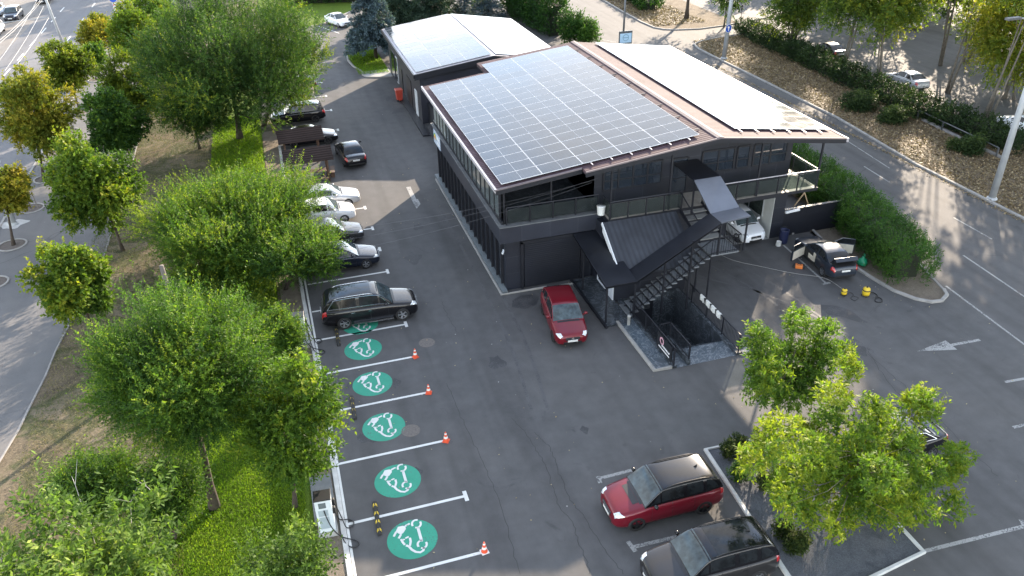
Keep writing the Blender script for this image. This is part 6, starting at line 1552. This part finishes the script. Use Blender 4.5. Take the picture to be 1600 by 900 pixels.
# foreground shrub with bare twigs
def foreshrub():
    rng = np.random.default_rng(40); by = 16.6
    c, rx, rz = crown_px(by, -40, 285, 790, 1010)
    o = bush('foreground_shrub', 'tall pale leaved shrub with bare white twigs in the bottom left corner', 'shrub', (c[0], by, c[2]), (rx, rx*.9, rz), L_PALE, 41, 17000, nb=80, bf=.2, sl=.55, ll=.17, wr=.40, up=.5, tint=.35, topy=.2, K=11)
    mb = MB()
    for k in range(11):
        a = rng.normal(size=3)*np.array([rx*.5, rx*.45, .3]); p = np.array([a[0], a[1], c[2]+rz*(.0+.35*rng.random())]); d = np.array([rng.normal()*.6, rng.normal()*.6, 1.0]); d /= np.linalg.norm(d); ln = .6+rng.random()*.6
        q = p+d*ln*.5+np.array([0, 0, .05]); e = p+d*ln+np.array([rng.normal()*.25, rng.normal()*.25, -.08]); mb.tube([p, q, e], [.012, .008, .004], 5)
        for _ in range(2): e2 = q+unit(d+rng.normal(size=3)*.6)*ln*.4; mb.tube([q, e2], [.009, .004], 4)
    mb.build('bare_twigs', BARE, o)
foreshrub()
# planter trees and ball shrubs
def tuft_tree(label, basepx, tufts, cy, mat, seed, leaves, **k):
    """an open crown made of separate leafy arms; each arm stands at its own depth round the trunk"""
    rng = np.random.default_rng(seed); b = G(*basepx); pos = []; br = []
    for (zx, zy, r_) in tufts:
        px, py = 800+zx*.5495, 450+zy*.5495
        for q in range(2):
            Y = b[1]+(cy-zy)/150*.9+rng.normal()*.75
            p = PY(px+rng.normal()*r_*.12, py+rng.normal()*r_*.12, Y); dep = float((p-np.array([0, 0, H]))@CF)
            pos.append(p-b); br.append(r_*.5495*.80/(FPX/dep)*(.8+.4*rng.random()))
    pos = np.array(pos); br = np.array(br); pos[:, 2] = np.maximum(pos[:, 2], .9)
    c = pos.mean(axis=0)+b; rad = np.maximum(.5, (pos.max(axis=0)-pos.min(axis=0))/2)
    return tree('ash_tree', label, 'tree', (b[0], b[1], 0), c, rad, mat, PTRUNK, seed, leaves=leaves, group='planter trees', blobs=(pos, br), **k)
KP = dict(K=13, sl=.34, ll=.165, wr=.36, up=.15, droop=.25, spread=.85, topy=.3)
tuft_tree('dark green ash at the back corner of the gravel planter', (1183, 698), ((710, 150, 40), (740, 200, 50), (700, 290, 35), (800, 90, 30), (810, 140, 45), (870, 150, 40), (930, 190, 35), (880, 220, 50), (800, 230, 55), (750, 270, 45), (850, 270, 50), (720, 240, 45), (790, 310, 45), (830, 190, 45)), 220, L_ASH, 51, 22000, r0=.07, tint=.36, limbs=18, fork=.3, **KP)
tuft_tree('yellow green ash spreading over the gravel planter', (1304, 846), ((680, 490, 45), (760, 400, 55), (840, 440, 60), (930, 310, 45), (960, 250, 35), (1020, 370, 50), (900, 380, 55), (1000, 450, 60), (1080, 430, 50), (1150, 330, 40), (1160, 355, 45), (1120, 455, 40), (1180, 530, 45), (1260, 490, 38), (1240, 520, 30), (1220, 610, 45), (1150, 620, 50), (1060, 600, 60), (960, 540, 65), (870, 530, 60), (780, 560, 45), (790, 610, 40), (840, 640, 40), (930, 640, 45), (1010, 590, 60), (1100, 540, 50), (910, 685, 25), (720, 470, 40), (1080, 650, 35), (980, 480, 60), (890, 460, 50), (1060, 520, 50), (820, 500, 50)), 480, L_ASH, 52, 46000, r0=.09, tint=.70, limbs=30, fork=.3, **KP)
for i, (px, r_, lb) in enumerate((((1140, 722), .42, 'brownish ball shrub at the near left corner of the planter'), ((1158, 709), .36, 'ball shrub in the back left corner of the planter'), ((1157, 756), .42, 'loose green shrub beside the tail of the bright red SUV'), ((1195, 772), .40, 'dark ball shrub under the yellow green ash'), ((1231, 845), .36, 'single ball shrub beside the charcoal SUV'), ((1259, 871), .42, 'larger of the paired ball shrubs near the front kerb'), ((1241, 868), .30, 'smaller of the paired ball shrubs near the front kerb'))):
    g = G(*px); bush('ball_shrub', lb, 'shrub', (g[0], g[1]+.25, r_*.9+.05), (r_, r_, r_*.85), L_BALL if i != 2 else L_HEDGE, 60+i, 3500, nb=12, bf=.6, sl=.10, ll=.075, wr=.4, up=.6, tint=.3+.05*(i % 3), topy=.35, group='ball shrubs in the planter')
# hedges
hedge('clipped_hedge', 'bright green clipped hedge between the forecourt and right road', [(32.6, 30.6), (33.3, 33.5), (34.3, 37.5), (34.9, 41.5), (35.1, 48), (35.2, 58)], 2.9, 2.25, L_HEDGE, 71, 130000, ll=.11, wr=.42, sl=.35, tint=.5)
hedge('wild_hedge', 'long dark hedge between the leaf covered verge and far right road', [(55.2, 86.5), (54.7, 80), (54.2, 70), (53.6, 62), (53.4, 56), (53.9, 50), (54.4, 44)], 2.4, 1.45, L_DHEDGE, 72, 42000, ll=.2, wr=.5, sl=.45, tint=.3, wob=.5)
hedge('tall_hedge', 'tall green hedge at the top behind the far lawn', [(2.5, 126.5), (9, 125), (16.5, 123)], 2.2, 3.4, L_HEDGE, 73, 22000, ll=.28, wr=.45, sl=.5, tint=.25)
hedge('tall_hedge', 'tall dark green hedge beside the road behind the annex', [(33.6, 92.5), (33.2, 98), (32.9, 104), (32.8, 110)], 3.0, 5.2, L_HEDGE, 74, 30000, ll=.3, wr=.42, sl=.7, tint=.25, wob=.4)
pbush('rounded light green shrub at the end of the tall hedge', (895, 945, 35, 70), 87.5, L_HEDGE, 75, 7000, group='shrubs behind the annex', nb=26, bf=.32, sl=.5, ll=.25, wr=.42, tint=.55)
pbush('feathery green shrub beside the road between hedge and ridge', (868, 912, 20, 66), 89.0, L_HEDGE, 76, 7000, group='shrubs behind the annex', nb=26, bf=.32, sl=.6, ll=.25, wr=.42, tint=.4)
hedge('tall_hedge', 'row of green shrubs on the traffic island at the top', [(50.3, 101), (51.2, 110), (52, 122)], 2.6, 1.6, L_HEDGE, 77, 14000, ll=.3, wr=.45, sl=.5, tint=.4, wob=.5)
# spruces
GB = 'spruces behind the annex'
def sp(px, h_, rb, m, seed, lb, lv, low=.6): g = G(*px); spruce('spruce', lb, (g[0], g[1], 0), h_, rb, m, seed, leaves=int(lv*1.7), group=GB, low=low)
sp((588, 92), 9.5, 3.1, L_SPR, 81, 'tall blue spruce on the lawn island by the annex corner', 34000, 2.0)
sp((632, 58), 8.5, 3.2, L_GSPR, 82, 'broad dark green spruce behind the annex roof', 24000)
sp((676, 46), 8.0, 3.0, L_GSPR, 83, 'dark green spruce right of the broad one', 20000)
sp((612, 44), 9.0, 3.0, L_SPR, 84, 'blue spruce half hidden between the two dark ones and the lawn island', 20000)
sp((727, 29), 3.8, 1.7, L_SPR, 85, 'small pale blue spruce above the annex ridge', 9000)
sp((763, 29), 5.6, 2.4, L_SPR, 86, 'wide blue spruce right of the small pale one', 13000)
sp((655, 24), 7.5, 2.8, L_GSPR, 87, 'spruce farthest back behind the annex', 12000)
sp((702, 30), 6.5, 2.2, L_GSPR, 88, 'slim green spruce beside the small pale blue one', 9000)
pbush('light green bush between the small spruces', (735, 770, -6, 22), 112, L_YEL, 89, 5000, group='shrubs behind the annex', nb=22, bf=.35, sl=.5, ll=.3, wr=.45, tint=.4)
# right verge
GR2 = 'round bushes on the leaf covered verge'
for i, (bx, y, lb) in enumerate((((1304, 1378, 136, 192), 57.6, 'round dark bush nearest the road bend on the verge'), ((1366, 1424, 166, 210), 53.6, 'round dark bush in the middle of the verge'), ((1478, 1536, 210, 258), 46.0, 'round dark bush beside the end of the guard rail'))):
    pbush(lb, bx, y, L_DHEDGE, 91+i, 11000, group=GR2, nb=30, bf=.4, sl=.3, ll=.15, wr=.45, tint=.4)
GT = 'tall trees along the far right road'
KT = dict(K=12, sl=.9, wr=.55, droop=.2, spread=.8, bark=PTRUNK, name='poplar_tree', up=.3)
def rtree(base, h_, zc, rx, rz, seed, leaves, lb, ll=.23, tint=.45, multi=3, mat=None, r0=.095, nb=80, bf=.2, grp=GT, **k):
    kk = {**KT, **k}
    tree(kk.pop('name'), lb, 'tree', (base[0], base[1], .02), (base[0], base[1], zc), (rx, rx, rz), mat or L_POP, kk.pop('bark'), seed, nb=nb, bf=bf, leaves=leaves, ll=ll, r0=r0, tint=tint, limbs=18, fork=.18, multi=multi, group=grp, **kk)
rtree((58.0, 50.8), 17, 13.5, 3.8, 6.0, 101, 26000, 'tall yellow green poplar with several stems near the right edge', tint=.5, mat=L_POP, nb=70)
rtree((55.6, 67.7), 14, 10.2, 4.6, 8.4, 102, 44000, 'sparse multi stemmed tree right of the silver sedan', tint=.30, nb=60, bf=.17)
rtree((55.2, 76.8), 12, 7.2, 3.8, 6.2, 103, 30000, 'light multi stemmed tree behind the dark hedge', tint=.35, nb=60, bf=.19)
rtree((55.8, 62.5), 15, 10.0, 4.0, 6.4, 104, 34000, 'bright poplar between the silver sedan and tall yellow one', tint=.55, nb=50, bf=.2)
rtree((54.6, 89.6), 10, 6.0, 3.2, 4.8, 105, 20000, 'dark small leaved tree at the mouth of the side road', tint=.1, mat=L_POP, multi=1)
rtree((52.5, 95.5), 9, 7.0, 3.4, 3.6, 106, 10000, 'tree with a thick dark trunk on the traffic island', tint=.5, multi=1, r0=.25, bark=BARK)
rtree((59.5, 82.0), 12, 7.0, 4.4, 6, 107, 14000, 'grey green tree beyond the side road mouth', tint=.3)
rtree((64.0, 55.5), 15, 6.6, 4.8, 6.2, 112, 52000, 'bright yellow green poplar right of the silver sedan', tint=.7, r0=.10, nb=100)
rtree((64.5, 47.0), 15, 6.2, 4.8, 6.0, 113, 46000, 'yellow green poplar behind the thick steel pole', tint=.68, r0=.10, nb=100)
rtree((69.5, 66.0), 12, 7.0, 4.0, 5.5, 108, 14000, 'tree across the far right road behind the silver sedan', tint=.45)
rtree((69.5, 79.0), 12, 7.0, 4.5, 5.5, 109, 14000, 'tree across the far right road near the top edge', tint=.35)
rtree((69.0, 54.0), 13, 7.5, 4.5, 6.5, 110, 16000, 'tree across the far right road near the right edge', tint=.5)
rtree((70, 92.0), 13, 8.0, 4.5, 5.5, 111, 12000, 'tree standing in the far lot at the top right', tint=.4)
# the row goes on to the right of the photo: these cast the long shade over the forecourt
for i, (x, y, zc, rx, rz) in enumerate(((58.5, 41.0, 17.5, 5.0, 6.0), (59, 32.0, 17, 5.2, 6.5), (58, 23.5, 16, 5.4, 6.5), (59.5, 15.0, 15, 5.6, 7.5), (60.5, 58.5, 19, 4.6, 5.5), (67.5, 47.0, 19.0, 5.5, 7), (68.5, 37.0, 18, 5.5, 7), (66.5, 66.5, 21.0, 4.5, 6))):
    rtree((x, y), 20, zc, rx, rz, 120+i, 9000, 'tall poplar of the roadside row to the right', ll=.55, tint=.4, nb=70, bf=.22)
for i, (x, y, h_) in enumerate(((80, 70, 12), (82, 82, 13), (79, 96, 12), (86, 60, 14), (88, 92, 14), (84, 108, 13), (92, 76, 15), (80, 120, 13), (95, 104, 15), (74, 135, 13))):
    rtree((x, y), 15, h_*.44, 5.4, h_*.42, 160+i, 12000, 'tree of the far grove at the top right', r0=.11, ll=.42, tint=.3+.05*(i % 4), grp='far grove at the top right', multi=1)
for i, (x, y, h_) in enumerate(((1, 146, 14), (9, 152, 15), (-6, 150, 15), (-12, 158, 16))):
    rtree((x, y), 15, h_*.6, 5.5, h_*.4, 140+i, 6000, 'tall tree of the group beyond the top edge', ll=.7, tint=.3, grp='trees beyond the top edge', multi=1)
# tree pits on the plaza
PITS = [((50, 326), 'tree pit with a staked sapling on the plaza'), ((21, 383), 'round tree pit of the yellow orange maple at the edge'), ((72, 280), 'round tree pit under the large orange maple'), ((94, 240), 'empty looking round tree pit right of the large maple'), ((125, 177), 'round tree pit of the yellowish green maple'), ((150, 125), 'round tree pit of the thin young maple'), ((120, 205), 'half hidden round tree pit above the large orange maple'), ((2, 441), 'round tree pit cut by the left edge'), ((155, 107), 'round tree pit of the small orange maple')]
PITM = earth('pit_soil', [(.10, .085, .075), (.15, .13, .115), (.12, .10, .09)], 4)
for px, lb in PITS:
    g = G(*px); x, y = (-18.15, g[1]); o = thing('tree_pit', lb, 'tree pit', (x, y, .013), 0, 'round tree pits')
    mb = MB(); mb.lathe([(.001, .006), (.78, .004)], 32); mb.build('soil', PITM, o); mb = MB(); mb.lathe([(.78, -.01), (.78, .05), (.80, .055), (.87, .055), (.89, .05), (.89, -.01)], 36); mb.build('ring', KERBM, o)
g = G(50, 326); o = thing('staked_sapling', 'leafless sapling tied to three wooden stakes', 'sapling', (-18.15, g[1], .02)); mb = MB()
mb.tube([(0, 0, 0), (.02, 0, 1.2), (0, .03, 2.2)], [.03, .025, .01], 6); mb.tube([(.01, 0, 1.5), (.15, .1, 1.9)], [.012, .005], 4); mb.build('stem', BARK, o)
for k in range(3): a = k*2*PI/3; mb = MB(); mb.tube([(.45*math.cos(a), .45*math.sin(a), 0), (.38*math.cos(a), .38*math.sin(a), 1.45)], .03, 6); mb.build('stake', WOODT, o)
# grass, fallen leaves and litter
def scatter(name, pts_fn, n, mat, ll, wr, up, seed, tint0=.4, z=.01, var=.2, tfn=None):
    rng = np.random.default_rng(seed); p = pts_fn(rng, n); n = len(p)
    d = unit(np.concatenate([rng.normal(size=(n, 2)), np.full((n, 1), up)+rng.random((n, 1))*.2], 1)); s = unit(np.cross(d, rng.normal(size=(n, 3))*.3+np.array([0, 0, 1.0]))) if up < 1 else unit(np.stack([-d[:, 1], d[:, 0], np.zeros(n)], 1))
    L_ = ll*(.5+rng.random(n))[:, None]; base = np.concatenate([p, np.full((n, 1), z)], 1); mid = base+d*L_*.55
    V = np.stack([base, mid+s*L_*wr*.5, base+d*L_, mid-s*L_*wr*.5], 1)
    t = tint0+rng.normal(size=n)*var+(tfn(p) if tfn else 0)
    me = quads_mesh(name, V, t, mat); o = bpy.data.objects.new(name, me); COL.objects.link(o); return tag(o, kind='stuff')
def rect(x0, x1, y0, y1, bias=1.0): return lambda rng, n: np.stack([x0+(x1-x0)*rng.random(n), y0+(y1-y0)*rng.random(n)**bias], 1)
tag(scatter('lawn_grass', rect(-7.0, -1.65, 15.5, 31), 90000, GRASSM, .10, .22, 1.3, 201, .45, tfn=lambda p: .15*np.sin(p[:, 0]*1.7+p[:, 1])), 'short sunlit green grass on the lawn strip', 'grass')
tag(scatter('lawn_grass', rect(-6.0, -2.0, 31, 75), 60000, GRASSM, .16, .22, 1.2, 202, .5), 'green grass under the elms of the lawn strip', 'grass')
tag(scatter('dry_grass', rect(-13.2, -6.2, 22, 80, 1.4), 60000, leafmat('dry_grass_blades', [(.05, .075, .02), (.09, .095, .04), (.15, .13, .07), (.22, .18, .11)], .2), .12, .18, .8, 203, .45, tfn=lambda p: .3*np.sin(p[:, 0]*.9+np.sin(p[:, 1]*.7)*2)), 'dry yellowish grass of the worn verge', 'grass')
def vergepts(rng, n):
    y = 25+rng.random(n)*60; x0 = np.interp(y, [25, 45, 56, 80, 85], [45.5, 45.5, 46.7, 46.8, 48]); return np.stack([x0+(55.8-x0)*rng.random(n), y], 1)
tag(scatter('fallen_leaves', vergepts, 70000, DRYM, .16, .6, .12, 204, .5, z=.05, var=.28), 'dry fallen leaves covering the right verge', 'leaves')
tag(scatter('fallen_leaves', lambda rng, n: np.stack([50.5+(rng.random(n)-.5)*7, 93+rng.random(n)*24], 1), 14000, DRYM, .2, .6, .12, 205, .5, z=.05), 'dry leaves and grass on the traffic island', 'leaves')
tag(scatter('fallen_leaves', rect(-.1, 34, 14, 60), 420, DRYM, .07, .7, .05, 206, .85, z=.008), 'scattered small pale leaves on the parking asphalt', 'leaves')
def gut(rng, n): t = rng.random(n); return np.stack([45.15-np.abs(rng.normal(size=n))*.18, 25+t*50], 1)
tag(scatter('fallen_leaves', gut, 2500, DRYM, .12, .6, .08, 207, .6, z=.012), 'dry leaves gathered along the road gutter', 'leaves')
tag(scatter('lawn_grass', lambda rng, n: np.stack([8.5+rng.random(n)*3.2, 84.5+rng.random(n)*13], 1), 9000, GRASSM, .16, .22, 1.2, 208, .4, z=.06), 'grass on the lawn island before the annex', 'grass')
